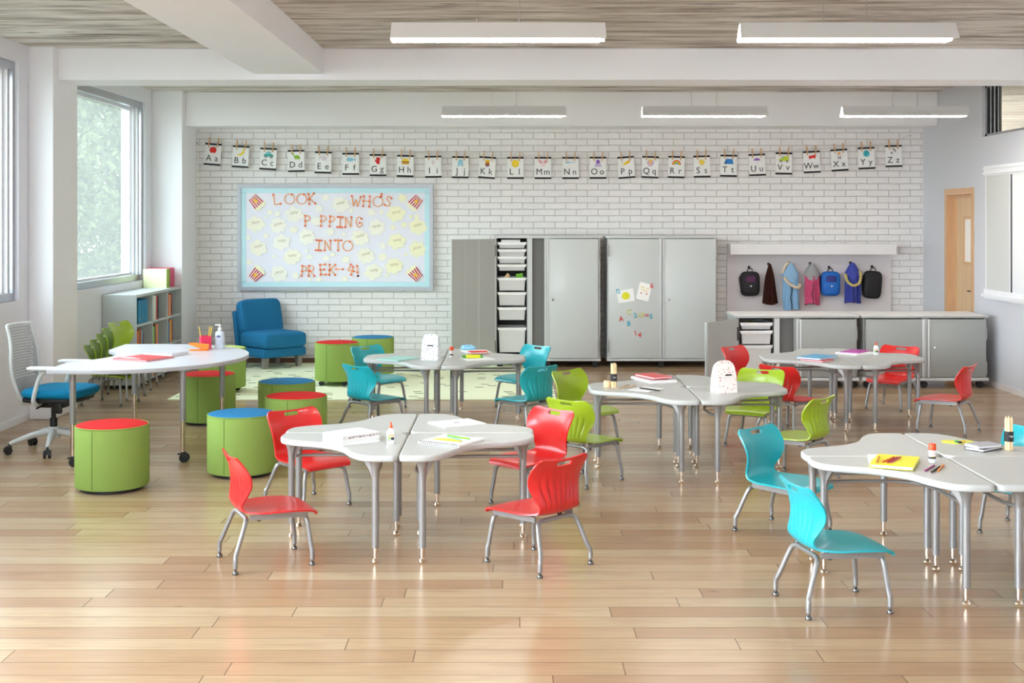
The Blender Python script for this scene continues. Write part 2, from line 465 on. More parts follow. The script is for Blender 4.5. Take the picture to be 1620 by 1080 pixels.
# ------------------------------------------------------------------ room shell
XL, XR, YB, ZC = -4.245, 5.06, 15.56, 3.274
b = MB().box(-4.5, 5.4, -1.5, YB + .3, -.2, 0); struct(b.build('floor', M_FLOOR, smooth=0))
b = MB().box(5.4, 11, -1.5, 26, -.2, 0); struct(b.build('floor_corridor_unseen', M_FLOOR, smooth=0))  # unseen, added to keep sky light off the corridor ceiling
b = MB().box(XL - .4, XR, -1.0, YB + .3, ZC, ZC + .15); struct(b.build('ceiling', M_CEIL, smooth=0))
b = MB().box(XR, 11, -1.0, 26, ZC, ZC + .15); struct(b.build('ceiling_corridor', M_CEIL, smooth=0))
b = MB().box(-4.6, XR + .3, YB, YB + .25, 0, ZC); struct(b.build('wall_back', M_BRICK, smooth=0))
# left wall with its two window openings and an unseen one added for daylight
WZ0, WZ1 = 1.057, 3.111
W_A, W_B = (6.2, 10.88), (11.98, 14.64)
b = MB(); xa, xb = XL - .28, XL
W_UNSEEN = (.2, 5.3)
b.box(xa, xb, -1.3, YB, 0, WZ0); b.box(xa, xb, -1.3, YB, WZ1, ZC)
for y0, y1 in ((-1.3, W_UNSEEN[0]), (W_UNSEEN[1], W_A[0]), (W_A[1], W_B[0]), (W_B[1], YB)): b.box(xa, xb, y0, y1, WZ0, WZ1)
struct(b.build('wall_left', M_WALL, smooth=0))
# right wall: door opening and clerestory
D0, D1, DZ = 13.90, 14.70, 2.05
CY0, CY1, CZ0, CZ1 = 6.0, 13.6, 2.643, 3.2
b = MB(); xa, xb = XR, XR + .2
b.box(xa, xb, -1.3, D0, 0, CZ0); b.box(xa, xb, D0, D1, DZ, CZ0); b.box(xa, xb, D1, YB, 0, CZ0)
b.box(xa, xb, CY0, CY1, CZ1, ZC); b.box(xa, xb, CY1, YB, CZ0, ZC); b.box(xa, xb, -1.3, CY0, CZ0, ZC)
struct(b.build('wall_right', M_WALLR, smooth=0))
# unseen wall added to cut light from behind; its opening admits some
b = MB(); b.box(XL, XR, -1.5, -1.3, 0, .9); b.box(XL, XR, -1.5, -1.3, 3.0, ZC); b.box(XL, -3.4, -1.5, -1.3, .9, 3.0); b.box(-.6, XR, -1.5, -1.3, .9, 3.0)
struct(b.build('wall_front_unseen', M_WALL, smooth=0))
# columns, beams, bulkhead
struct(MB().box(XL, -4.028, 11.10, 11.72, 0, ZC, r=.006).build('column', M_BEAM, smooth=0))
struct(MB().box(XL, -3.887, 14.90, YB, 0, ZC, r=.006).build('column', M_BEAM, smooth=0))
struct(MB().box(-4.03, XR, 11.22, 11.72, 2.993, ZC, r=.006).build('beam', M_BEAM, smooth=0))
struct(MB().box(-2.296, -1.671, -1.0, 11.22, 3.045, ZC, r=.006).build('beam', M_BEAM, smooth=0))
struct(MB().box(-3.887, XR, 15.03, YB, 2.868, ZC, r=.006).build('beam', M_BEAM, smooth=0))
# baseboards
struct(MB().box(-3.887, XR, YB - .014, YB, 0, .055).build('baseboard_back', mat('brown_baseboard', (120, 92, 76), .5), smooth=0))
struct(MB().box(XL, XL + .012, 4.5, 11.1, 0, .06).build('baseboard_left', M_WALL, smooth=0))
struct(MB().box(XR - .012, XR, 4.0, D0 - .07, 0, .06).build('baseboard_right', mat('pale_baseboard', (222, 216, 216), .5), smooth=0))

def window(n, y0, y1):
    f = MB(); x0, x1 = XL - .20, XL - .035
    f.box(x0, x1, y0, y1, WZ0, WZ0 + .07); f.box(x0, x1, y0, y1, WZ1 - .075, WZ1)
    f.box(x0, x1, y1 - .05, y1, WZ0 + .07, WZ1 - .075); f.box(x0, x1, y0, y0 + .05, WZ0 + .07, WZ1 - .075)
    root = struct(f.build('window_%d' % n, M_ALU, smooth=0))
    s = MB()
    for k in range(3):                      # stepped white sash profile
        o = .05 + .032 * k; xs0, xs1 = x0 + .01, x1 - .035 - .035 * k
        for ya, yb in ((y1 - o - .024, y1 - o), (y0 + o, y0 + o + .024)): s.box(xs0, xs1, ya, yb, WZ0 + .07, WZ1 - .075)
    s.box(x0 + .01, x1 - .10, y0 + .05, y1 - .05, WZ1 - .102, WZ1 - .075); s.box(x0 + .01, x1 - .10, y0 + .05, y1 - .05, WZ0 + .07, WZ0 + .092)
    s.build('sash', M_ALUW, root, smooth=0)
    MB().box(x0 + .03, x0 + .038, y0 + .14, y1 - .14, WZ0 + .09, WZ1 - .10).build('pane', M_GLASS, root, smooth=0)
window(1, *W_A); window(2, *W_B)
f = MB()
f.box(XR + .03, XR + .15, CY1 - .05, CY1, CZ0, CZ1); f.box(XR + .03, XR + .15, CY0, CY1, CZ0, CZ0 + .03); f.box(XR + .03, XR + .15, CY0, CY1, CZ1 - .03, CZ1)
cw = struct(f.build('window_3', M_ALU, smooth=0))
f = MB()
for k in range(4): f.box(XR + .03 + .02 * k, XR + .05 + .02 * k, CY1 - .09 - .055 * k, CY1 - .07 - .055 * k, CZ0 + .03, CZ1 - .03)
f.build('sash', M_BLACK, cw, smooth=0)
MB().box(XR + .09, XR + .096, CY0, CY1 - .05, CZ0 + .03, CZ1 - .03).build('pane', M_GLASS, cw, smooth=0)

# door
d = struct(MB().box(XR + .09, XR + .13, D0 + .005, D1 - .03, .01, DZ - .03).build('door_1', M_DOORW, smooth=0))
f = MB()
f.box(XR - .012, XR + .2, D0 - .06, D0 + .012, 0, DZ + .06); f.box(XR - .012, XR + .2, D1 - .012, D1 + .06, 0, DZ + .06); f.box(XR - .012, XR + .2, D0 + .012, D1 - .012, DZ - .012, DZ + .06)
f.box(XR + .05, XR + .09, D1 - .045, D1 - .012, 0, DZ - .012); f.box(XR + .05, XR + .09, D0 + .012, D1 - .045, DZ - .04, DZ - .012)
f.build('door_frame', M_DOORW2, d, smooth=0)
f = MB(); gz0, gz1, gy0, gy1 = 1.28, 1.76, 14.10, 14.34
for a in ((gy0 - .035, gy0, gz0 - .035, gz1 + .035), (gy1, gy1 + .035, gz0 - .035, gz1 + .035), (gy0, gy1, gz0 - .035, gz0), (gy0, gy1, gz1, gz1 + .035)): f.box(XR + .07, XR + .09, *a)
f.build('vision_frame', M_DOORW2, d, smooth=0)
MB().box(XR + .078, XR + .088, gy0, gy1, gz0, gz1).build('vision_panel', mat('frosted_panel', (246, 240, 232), .3), d, smooth=0)
f = MB().tube([(XR + .09, 13.99, .96), (XR + .03, 13.99, .96), (XR + .03, 14.02, .96), (XR + .03, 14.12, .958)], .009)
f.box(XR + .08, XR + .09, 13.965, 14.015, .92, 1.0)
f.build('handle', M_BRONZE, d)

# ------------------------------------------------------------------ outside: lawn and trees
struct(MB().box(-60, -4.52, -20, 80, -.6, -.3).build('ground', mat('lawn', (92, 98, 70), .9, bump=.4, bscale=8, vary=.25), smooth=0))
M_LEAF = mat('tree_leaf', (122, 134, 84), .6, bump=0, vary=.55, bscale=2.4)
M_BARK = mat('tree_bark', (92, 80, 66), .85, bump=.6, bscale=14)
def tree(label, x, y, h, rad, cz, seed):
    rnd = random.Random(seed)
    t = thing('tree', label, 'tree', (x, y, -.3), 0, 'trees outside the windows')
    b = MB(); b.tube([(0, 0, 0), (.05, .04, h * .3), (-.04, .06, h * .55), (.02, 0, h * .85)], [.2, .16, .11, .05], 10)
    for k in range(9):
        a = rnd.uniform(0, 2 * PI); z0 = h * rnd.uniform(.3, .7); L = rad * rnd.uniform(.5, .85)
        b.tube([(0, 0, z0), (math.cos(a) * L * .5, math.sin(a) * L * .5, z0 + L * .3), (math.cos(a) * L, math.sin(a) * L, z0 + L * .45)], [.07, .05, .02], 6)
    b.build('trunk', M_BARK, t)
    vs = []; fs = []
    clumps = []
    for k in range(190):
        while True:
            p = Vector((rnd.uniform(-1, 1), rnd.uniform(-1, 1), rnd.uniform(-1, 1)))
            if .35 < p.length < 1: break
        clumps.append((Vector((p.x * rad, p.y * rad, cz + p.z * h * .52)), rnd.uniform(.35, .75)))
    for c, r in clumps:
        for k in range(170):
            d = Vector((rnd.gauss(0, 1), rnd.gauss(0, 1), rnd.gauss(0, .75)))
            p = c + d * r * .55
            n = Vector((rnd.gauss(0, 1), rnd.gauss(0, 1), abs(rnd.gauss(.6, .7)))).normalized()
            u = n.cross(Vector((rnd.gauss(0, 1), rnd.gauss(0, 1), rnd.gauss(0, 1)))).normalized(); q = n.cross(u)
            L = rnd.uniform(.045, .095); o = len(vs)
            vs += [p - u * L, p - q * L * .5 + n * .01, p + u * L, p + q * L * .5 + n * .01]; fs.append((o, o + 1, o + 2, o + 3))
    m = MB(); m.add(vs, fs); fo = m.build('foliage', M_LEAF, t, smooth=0)
    return t
tree('leafy tree filling the second window, beside the bookcase wall', -9.3, 29.3, 6.4, 3.1, 3.1, 3)
tree('leafy tree seen through the front window at the picture edge', -9.4, 21.8, 6.6, 2.9, 3.3, 5)
tree('darker tree farther off behind the second window tree', -16.0, 46.0, 8.0, 5.4, 3.6, 9)
tree('tree standing farther off behind the front window tree', -17.0, 34.5, 8.4, 5.0, 4.0, 11)

# ------------------------------------------------------------------ pendant lights
M_LAMP = mat('lit_diffuser', (255, 252, 244), .5, emit=LAMP)
M_LAMPB = mat('lamp_housing', (206, 204, 202), .4)
def pendant(x0, x1, y, z0, label, wires):
    cx = (x0 + x1) / 2; t = thing('pendant_light', label, 'ceiling light', (cx, y, z0), 0, 'linear pendant lights')
    L = (x1 - x0) / 2; b = MB()
    for s in (-1, 1):                       # two slanting shields of the tent-shaped housing
        b.add([(-L, s * .02, .106), (L, s * .02, .106), (L + .004, s * .075, .016), (-L - .004, s * .075, .016),
               (-L, s * .008, .106), (L, s * .008, .106), (L + .004, s * .063, .012), (-L - .004, s * .063, .012)],
              [(0, 1, 2, 3), (4, 7, 6, 5), (0, 4, 5, 1), (3, 2, 6, 7), (0, 3, 7, 4), (1, 5, 6, 2)])
    b.box(-L, L, -.02, .02, .098, .108)
    b.build('housing', M_LAMPB, t, smooth=0)
    MB().add([(-L - .002, -.058, .006), (L - .03, -.058, .006), (L - .03, .058, .006), (-L - .002, .058, .006), (-L, -.014, .094), (L - .03, -.014, .094), (L - .03, .014, .094), (-L, .014, .094)],
             [(0, 3, 2, 1), (4, 5, 6, 7), (0, 1, 5, 4), (2, 3, 7, 6), (0, 4, 7, 3), (1, 2, 6, 5)]).build('diffuser', M_LAMP, t, smooth=0)
    for dx in wires:
        MB().tube([(dx, 0, .106), (dx, 0, ZC - z0)], .0025, 6).tube([(dx, 0, .106), (dx, 0, .13)], .006, 8).build('suspension_wire', M_STEEL, t)
s1, s2 = 2000 / 7.1, 2000 / 12.3
def pl(xa, xb, s, y, zb, label, wx):
    a, b_ = (xa - 810) / s, (xb - 810) / s; c = (a + b_) / 2
    pendant(a, b_, y, zb, label, [(w_ - 810) / s - c for w_ in wx])
pl(620, 957, s1, 7.1, 2.748, 'front pendant light hanging above the middle of the room, nearest the long ceiling beam', (755, 822))
pl(1170, 1510, s1, 7.1, 2.748, 'front pendant light hanging on the right, nearer the clerestory window', (1303, 1371))
pl(700, 895, s2, 12.3, 2.748, 'small far pendant light above the open tall cabinet', (778, 817))
pl(1016, 1213, s2, 12.3, 2.748, 'small far pendant light in the middle of its row of three', (1094, 1134))
pl(1332, 1531, s2, 12.3, 2.748, 'small far pendant light nearest the wooden door', (1412, 1451))
# ------------------------------------------------------------------ school chairs
def catmull(tab, t):
    n = len(tab) - 1; f = t * n; i = min(int(f), n - 1); u = f - i
    p = [tab[max(0, min(n, i + k))] for k in (-1, 0, 1, 2)]
    return [.5 * (2 * b + (c - a) * u + (2 * a - 5 * b + 4 * c - d) * u * u + (3 * b - a - 3 * c + d) * u ** 3) for a, b, c, d in zip(*p)]
# y, z, half width, wrap forward, side lift
SHELL = [(.205, .252, .150, 0, 0), (.192, .276, .160, 0, -.004), (.13, .288, .180, 0, -.002), (.03, .286, .188, 0, .006), (-.07, .279, .178, 0, .012),
         (-.130, .279, .160, .004, .014), (-.170, .292, .144, .006, .008), (-.190, .325, .139, .016, .002), (-.192, .370, .157, .038, 0), (-.189, .420, .177, .052, 0),
         (-.191, .470, .188, .048, 0), (-.199, .512, .190, .034, 0), (-.207, .536, .187, .022, .003), (-.213, .551, .176, .013, .007), (-.216, .560, .154, .008, .010)]
def chair_shell():
    nu, nt = 37, 53
    F = []; N = []
    for j in range(nt):
        y, z, w, wr, up = catmull(SHELL, j / (nt - 1)); row = []
        for i in range(nu):
            u = -1 + 2 * i / (nu - 1)
            row.append(Vector((u * w, y + wr * u * u * abs(u) ** .3, z + up * u * u)))
        F.append(row)
    for j in range(nt):
        r = []
        for i in range(nu):
            a = F[min(j + 1, nt - 1)][i] - F[max(j - 1, 0)][i]; b = F[j][min(i + 1, nu - 1)] - F[j][max(i - 1, 0)]
            r.append(a.cross(b).normalized())       # towards the sitter
        N.append(r)
    # rear skin with pressed flutes over the lumbar part
    B = []
    for j in range(nt):
        z = F[j][0].z; t = j / (nt - 1); row = []
        k = max(0, min(1, (t - .46) / .06)) * max(0, min(1, (.76 - t) / .10))
        for i in range(nu):
            g = .0075 if (i % 4 == 2 and 3 < i < nu - 4) else 0
            row.append(F[j][i] - N[j][i] * (.009 - g * k))
        B.append(row)
    hj, hi = (43, 48), (13, 23)                      # hand slot
    hole = {(j, i) for j in range(*hj) for i in range(*hi)}
    for S in (F, B):
        for j in (hj[0], hj[1]):
            for i, s in ((hi[0], 1), (hi[1], -1)): S[j][i] = S[j][i] * .6 + S[j + (1 if j == hj[0] else -1)][i + s] * .4
    m = MB(); vs = [p for r in F for p in r] + [p for r in B for p in r]; o = nu * nt; fs = []
    ix = lambda j, i: j * nu + i
    for j in range(nt - 1):
        for i in range(nu - 1):
            if (j, i) in hole: continue
            q = (ix(j, i), ix(j, i + 1), ix(j + 1, i + 1), ix(j + 1, i)); fs.append(q); fs.append(tuple(o + k for k in reversed(q)))
    def wall(a, b_): fs.append((a, b_, b_ + o, a + o))
    for i in range(nu - 1): wall(ix(0, i + 1), ix(0, i)); wall(ix(nt - 1, i), ix(nt - 1, i + 1))
    for j in range(nt - 1): wall(ix(j, 0), ix(j + 1, 0)); wall(ix(j + 1, nu - 1), ix(j, nu - 1))
    for i in range(*hi): wall(ix(hj[0], i), ix(hj[0], i + 1)); wall(ix(hj[1], i + 1), ix(hj[1], i))
    for j in range(*hj): wall(ix(j + 1, hi[0]), ix(j, hi[0])); wall(ix(j, hi[1]), ix(j + 1, hi[1]))
    m.add(vs, fs); return m
def leg_path(sx, rear):
    if rear: p = [(sx * .085, -.150, .252), (sx * .120, -.155, .246), (sx * .141, -.168, .222), (sx * .168, -.212, .105), (sx * .181, -.222, .075), (sx * .183, -.223, .03)]
    else: p = [(sx * .085, .145, .246), (sx * .125, .148, .240), (sx * .146, .152, .214), (sx * .162, .166, .100), (sx * .168, .170, .072), (sx * .169, .171, .03)]
    return p
def make_chair(shell_mat, shell_name):
    t = bpy.data.objects.new('school_chair', None); COL.objects.link(t)
    sh = chair_shell().build('seat_shell', shell_mat, t, smooth=50)
    for rear in (1, 0):
        for sx in (-1, 1):
            p = leg_path(sx, rear)
            l = MB().tube([tuple(q) for q in spline(p, 5)], .0118, 12).build('leg', M_SILVER, t)
            x, y, z = p[-1]
            MB().lathe([(.0075, .032), (.0075, .02), (.014, .012), (.0155, .004), (.0145, 0)][::-1], 12, TR(x, y, 0)).build('glide', M_GLIDE, l)
    f = MB()
    f.tube([(-.09, -.150, .252), (.09, -.150, .252)], .0115, 10); f.tube([(-.09, .145, .246), (.09, .145, .246)], .0115, 10)
    for s in (-1, 1):
        f.add([(s * .138, -.140, .274), (s * .142, .155, .276), (s * .140, .160, .240), (s * .138, -.140, .248), (s * .132, -.140, .274), (s * .136, .155, .276), (s * .134, .160, .240), (s * .132, -.140, .248)],
              [(0, 1, 2, 3), (4, 7, 6, 5), (0, 4, 5, 1), (3, 2, 6, 7), (0, 3, 7, 4), (1, 5, 6, 2)])
    f.build('seat_frame', M_SILVER, t)
    for x in (-.10, .10):
        for y in (-.085, .06): MB().box(x - .009, x + .009, y - .010, y + .010, .234, .272, r=.003).build('stack_bumper', M_BLACK, t, smooth=0)
    return t
PROTO = {'red': make_chair(M_RED, 'red'), 'teal': make_chair(M_TEAL, 'teal'), 'lime': make_chair(M_LIME, 'lime')}
USED = set()
def chair(col, x, y, phi, label, group, z=0.0):
    o = PROTO[col] if col not in USED else copy_tree(PROTO[col])
    USED.add(col)
    o.location = (x, y, z); o.rotation_euler = (0, 0, R(phi - 90)); tag(o, label, 'chair', group)
    return o
G = 'chairs around the student desk clusters'
chair('red', -1.241, 6.50, 25, 'red school chair in front of the desk with white books and glue bottle', G)
chair('red', .113, 6.47, 134, 'red school chair with its fluted back turned, before the spiral notebook desk', G)
chair('red', -1.24, 7.78, -46, 'red school chair behind the white books desk, next to the blue topped drum stool', G)
chair('red', .1115, 7.81, 222, 'red school chair behind the desk with loose white papers, before a lime chair', G)
chair('teal', -1.133, 10.47, 46, 'teal school chair with fluted back, nearest us at the desk with the mint notebook', G)
chair('teal', -1.235, 11.80, -44, 'teal school chair before the blue topped drum on the rug, behind the mint notebook desk', G)
chair('teal', .09, 11.83, 222, 'teal school chair in front of the open tall cabinet', G)
chair('teal', .105, 10.41, 132, 'dark teal school chair with its back turned, left of the lime chairs', G)
chair('lime', .500, 8.51, 48, 'lime school chair with fluted back right behind a red chair', G)
chair('lime', .582, 9.86, -44, 'lime school chair behind the desk with the pencil bundle, its shaded seat front facing us', G)
chair('lime', 1.89, 9.885, 240, 'bright lime school chair pushed under the desk with the pink dotted bag', G)
chair('lime', 1.928, 8.60, 140, 'olive shaded lime school chair turned away, beside a teal chair', G)
chair('red', 2.22, 11.75, -44, 'dark red school chair before the open low cabinet bins', G)
chair('red', 2.31, 10.43, 42, 'red school chair with fluted back just behind the bright lime chair', G)
chair('red', 3.53, 11.76, 229, 'red school chair before the closed low cabinet, behind the glue bottle desk', G)
chair('red', 3.573, 10.44, 143, 'red school chair standing alone before the right wall', G)
chair('teal', 1.483, 5.76, 11, 'teal school chair nearest us, in front of the yellow pad desk', G)
chair('teal', 1.545, 7.10, -45, 'teal school chair facing the yellow pad desk from behind, beside the olive lime chair', G)
chair('teal', 2.86, 7.08, 225, 'teal school chair cut by the picture edge, behind the pencil bundle', G)
for k, lab in enumerate(('lime chair at the bottom of the stack by the bookcase', 'second lime chair from the bottom of the stack by the bookcase', 'middle lime chair of the stack of five by the bookcase',
                         'second lime chair from the top of the stack by the bookcase', 'topmost lime chair of the stack by the bookcase')):
    chair('lime', -3.80 + .060 * k, 12.05 - .006 * k, -12, lab, 'stacked lime chairs', .054 * k)

# ------------------------------------------------------------------ student desks, four to a cluster
def desk_outline():
    h = [(.030, .700), (.120, .700), (.185, .678), (.232, .628), (.268, .560), (.312, .455), (.375, .375)]
    hyp = h + [(b_, a) for a, b_ in h[::-1][1:]]
    pts = [tuple(p) for p in spline([(p[0], p[1], 0) for p in hyp], 4)]
    out = [(.008, .042), (.003, .070), (.003, .25), (.003, .50), (.003, .672), (.012, .692)] + [(p[0], p[1]) for p in pts] + [(.692, .012), (.672, .003), (.50, .003), (.25, .003), (.070, .003), (.042, .008), (.026, .026)]
    return out
def make_desk():
    t = bpy.data.objects.new('student_desk', None); COL.objects.link(t)
    MB().slab(desk_outline(), .522, .555, .008).build('desktop', M_DESK, t, smooth=40)
    for (x, y), dirs in (((.120, .640), ((0, -1), (1, -.45))), ((.640, .120), ((-1, 0), (-.45, 1))), ((.066, .066), ((1, 0), (0, 1)))):
        l = MB().tube([(x, y, .075), (x, y, .522)], .0185, 16)
        l.lathe([(.0185, .44), (.022, .48), (.030, .505), (.036, .522)], 16, TR(x, y, 0), cap=False)
        for dx, dy in dirs:
            a = math.atan2(dy, dx)
            l.add([(.015, -.005, .522), (.075, -.005, .522), (.060, -.005, .506), (.030, -.005, .462), (.015, -.005, .42), (.015, .005, .522), (.075, .005, .522), (.060, .005, .506), (.030, .005, .462), (.015, .005, .42)],
                  [(0, 1, 2, 3, 4), (9, 8, 7, 6, 5), (0, 5, 6, 1), (1, 6, 7, 2), (2, 7, 8, 3), (3, 8, 9, 4), (4, 9, 5, 0)], TR(x, y, 0, a))
        l = l.build('leg', M_SILVER, t)
        MB().lathe([(.017, 0), (.019, .004), (.016, .012), (.009, .02), (.009, .03), (.0125, .032), (.0125, .08)], 14, TR(x, y, 0)).build('glide', M_CHROME, l)
    p = [(.640, .115, .445), (.55, .085, .445), (.42, .078, .445), (.30, .082, .445), (.20, .115, .445), (.145, .20, .445), (.124, .32, .445), (.118, .48, .445), (.12, .63, .445)]
    MB().tube([tuple(q) for q in spline(p, 4)], .0085, 10).build('rail', M_SILVER, t)
    f = MB().box(.20, .34, .19, .33, .512, .522); f.build('mounting_plate', M_BLACK, t, smooth=0)
    return t
dproto = make_desk(); first_desk = [True]
def cluster(cx, cy, labels):
    # turned about the middle of the cluster: back right, back left, front left, front right
    for k, lab in enumerate(labels):
        o = dproto if first_desk[0] else copy_tree(dproto); first_desk[0] = False
        o.location = (cx, cy, 0); o.rotation_euler = (0, 0, R(90 * k))
        tag(o, lab, 'desk', 'student desks in clusters of four')
cluster(-.579, 7.11, ('pale three legged desk holding loose white papers, in the front cluster', 'bare pale desk behind the white books, in the front cluster',
                      'pale desk holding two white books and a glue bottle', 'pale desk holding the spiral notebook with yellow protractor'))
cluster(-.585, 11.05, ('pale desk holding red book and blue tissue, before the open tall cabinet', 'bare pale desk behind the mint notebook, by the teal chairs near the rug',
                       'pale desk holding the mint notebook and white flecked bag', 'pale desk holding the yellow and green marker box'))
cluster(1.251, 9.07, ('bare pale desk behind the pink dotted bag, beside the bright lime chair', 'pale desk holding the red notebook on a white binder', 'pale desk holding the pencil bundle, wooden block and sticks',
                      'pale desk holding the pink dotted bag'))
cluster(2.88, 11.08, ('pale desk under the magenta folder, before the low cabinets', 'bare pale desk behind the blue notebook, before the low cabinet bins', 'pale desk holding the blue notebook stack', 'pale desk holding the far glue bottle'))
cluster(2.19, 6.40, ('pale desk holding the grey notebook and pencil bundle, by the right picture edge', 'pale desk behind the yellow pad, nearest the olive lime chair', 'pale desk holding the yellow pad and coloured pencils',
                     'bare pale desk cut by the lower right picture edge'))

# ------------------------------------------------------------------ drum stools
def make_stool(top, casters):
    t = bpy.data.objects.new('drum_stool', None); COL.objects.link(t)
    r = .233; zb = .05 if casters else .022; zt = zb + .392
    MB().lathe([(r - .012, zb), (r - .003, zb + .003), (r, zb + .012), (r, zt - .010), (r - .004, zt - .002), (r - .010, zt)], 64).build('drum_body', M_GREENF, t, smooth=50)
    MB().lathe([(r - .006, zt - .006), (r - .004, zt + .002), (r - .02, zt + .008), (r - .09, zt + .014), (.02, zt + .017), (0, zt + .017)], 64).build('seat_pad', top, t, smooth=50)
    p = MB()
    p.tube([((r - .003) * math.cos(2 * PI * k / 64), (r - .003) * math.sin(2 * PI * k / 64), zt + .001) for k in range(65)], .004, 6, cap=False); p.build('piping', M_GREENF, t)
    sm = MB()
    for a in (-100, 20, 140):
        c, s_ = math.cos(R(a)), math.sin(R(a)); sm.tube([(c * (r + .0002), s_ * (r + .0002), zb + .012), (c * (r + .0002), s_ * (r + .0002), zt - .006)], .0018, 6)
    sm.build('seam', mat('dark_green_seam', (78, 108, 34), .9), t)
    if casters:
        for k in range(4):
            a = R(45 + 90 * k); x, y = .18 * math.cos(a), .18 * math.sin(a)
            b = MB().lathe([(.025, -.011), (.025, .011)], 14, TR(x, y - .012, .025, 0, PI / 2)); b.lathe([(.025, -.008), (.025, .008)], 14, TR(x, y + .014, .025, 0, PI / 2)); b.box(x - .012, x + .012, y - .014, y + .014, .02, .052)
            b.build('caster', M_BLACK, t)
    else:
        MB().lathe([(r - .035, 0), (r - .035, .03)], 48).build('plinth', M_BLACK, t)
    return t
SP = {}
M_LIMEF = mat('pale_lime_fabric', (196, 214, 120), .85, bump=.3, bscale=420, spec=.2)
def stool(top, cast, x, y, label):
    k = (top, cast)
    if k in SP: o = copy_tree(SP[k])
    else: o = SP[k] = make_stool({'red': M_REDF, 'blue': M_BLUEF, 'lime': M_LIMEF}[top], cast)
    o.location = (x, y, .010 if cast else 0); o.rotation_euler = (0, 0, random.uniform(-.2, .2)); tag(o, label, 'stool', 'green drum stools')
stool('red', 0, -2.612, 8.257, 'green drum stool with red top, nearest us in front of the white crescent table')
stool('blue', 0, -1.868, 8.735, 'green drum stool with blue top, close behind the front red chair')
stool('red', 0, -1.639, 9.60, 'green drum stool with red top, overlapping a blue topped one')
stool('blue', 0, -1.865, 10.463, 'green drum stool with blue top, half hidden behind a red topped one')
stool('red', 0, -2.634, 10.96, 'green drum stool with red top, under the end of the crescent table')
stool('lime', 1, -2.94, 12.83, 'green drum stool with lime top on casters, behind the end of the crescent table')
stool('red', 1, -1.856, 13.41, 'green drum stool with red top on casters, standing on the rug')
stool('blue', 1, -1.54, 14.0, 'green drum stool with blue top, farthest back by the brick wall')

# ------------------------------------------------------------------ rug
rug = MB(); rug.slab([(-3.354, 12.28), (.43, 12.28), (.43, 15.40), (-3.354, 15.40)], 0, .010, .003)
tag(rug.build('rug', M_RUG, smooth=0), 'pale lime rug with scattered dark green dashes, under the lounge chair', 'rug')
# ------------------------------------------------------------------ crescent teacher table
t = thing('crescent_table', 'white crescent shaped teacher table on silver caster legs', 'table')
o_ = [(-3.265, 8.86), (-2.98, 8.83), (-2.72, 8.86), (-2.45, 8.99), (-2.22, 9.22), (-2.09, 9.51), (-2.055, 9.77), (-2.09, 10.03), (-2.22, 10.32), (-2.45, 10.55), (-2.72, 10.67), (-2.98, 10.70), (-3.265, 10.68)]
i_ = [(-3.255, 10.20), (-3.17, 10.06), (-3.10, 9.92), (-3.075, 9.77), (-3.10, 9.62), (-3.17, 9.46), (-3.276, 9.30)]
out = [tuple(p)[:2] for p in spline([(x, y, 0) for x, y in o_], 5)] + [tuple(p)[:2] for p in spline([(x, y, 0) for x, y in i_], 4)]
MB().prism(out, .699, .702).build('laminate_face', M_TEACH, t, smooth=0)
MB().slab(out, .672, .6995, .001).build('tabletop', M_EDGE, t, smooth=30)
for x, y in ((-3.12, 8.98), (-2.38, 9.14), (-3.14, 10.52), (-2.38, 10.38)):
    l = MB().tube([(x, y, .30), (x, y, .672)], .0225, 16); l.lathe([(.05, .664), (.05, .672)], 16, TR(x, y, 0)); l = l.build('leg', M_SILVER, t)
    MB().tube([(x, y, .075), (x, y, .302)], .0175, 16).build('chrome_insert', M_CHROME, l)
    k = MB()
    for s in (-1, 1): k.lathe([(.012, -.008), (.034, -.007), (.034, .007), (.012, .008)], 18, TR(x + .012, y + s * .016, .034, 0, PI / 2))
    k.box(x - .012, x + .022, y - .009, y + .009, .03, .078); k.box(x - .035, x - .004, y - .016, y + .016, .056, .066)
    k.build('caster', M_BLACK, l)

# ------------------------------------------------------------------ office chair
t = thing('office_chair', 'grey mesh back office chair with blue seat and white arms, by the left wall', 'chair', (-3.48, 9.60, 0), R(-90 - 6))
# local: +y is where the sitter looks
f = MB()
prof = [(-.185, .44), (-.215, .56), (-.228, .68), (-.238, .80), (-.275, .955)]
grid = []
for j in range(25):
    yy, zz = catmull(prof, j / 24)
    wv = .175 + .035 * math.sin(PI * min(1, j / 24 * 1.15)) + .01 * (j / 24)
    grid.append([(-wv + 2 * wv * i / 16, yy - .05 * (1 - (2 * i / 16 - 1) ** 2), zz) for i in range(17)])
vs = [p for r in grid for p in r]
f.add(vs, [(j * 17 + i, j * 17 + i + 1, (j + 1) * 17 + i + 1, (j + 1) * 17 + i) for j in range(24) for i in range(16)])
f.build('backrest', perforated_material(), t, smooth=60)
M_PALEG = mat('pale_grey_plastic', (214, 217, 216), .4)
f = MB(); left = [r[0] for r in grid]; right = [r[-1] for r in grid]
f.tube(left + grid[-1][1:-1] + right[::-1], .013, 8)
f.tube([(-.17, -.20, .45), (-.16, -.16, .385), (0, -.10, .372), (.16, -.16, .385), (.17, -.20, .45)], .022, 8)
f.tube([grid[0][0]] + grid[0][1:-1] + [grid[0][-1]], .012, 8)
f.build('back_frame', M_PALEG, t, smooth=60)
MB().super((0, .06, .455), (.245, .238, .045), .42, 14, 40, e2=.6).build('seat', M_TEALF, t, smooth=60)
f = MB(); f.super((0, .04, .405), (.215, .225, .022), .4, 10, 32); f.box(-.09, .09, -.10, .13, .335, .40, r=.02); f.box(.10, .135, .06, .12, .30, .39, r=.01); f.tube([(.1, 0, .375), (.27, 0, .36)], .007, 8)
f.build('tilt_mechanism', M_BLACK, t)
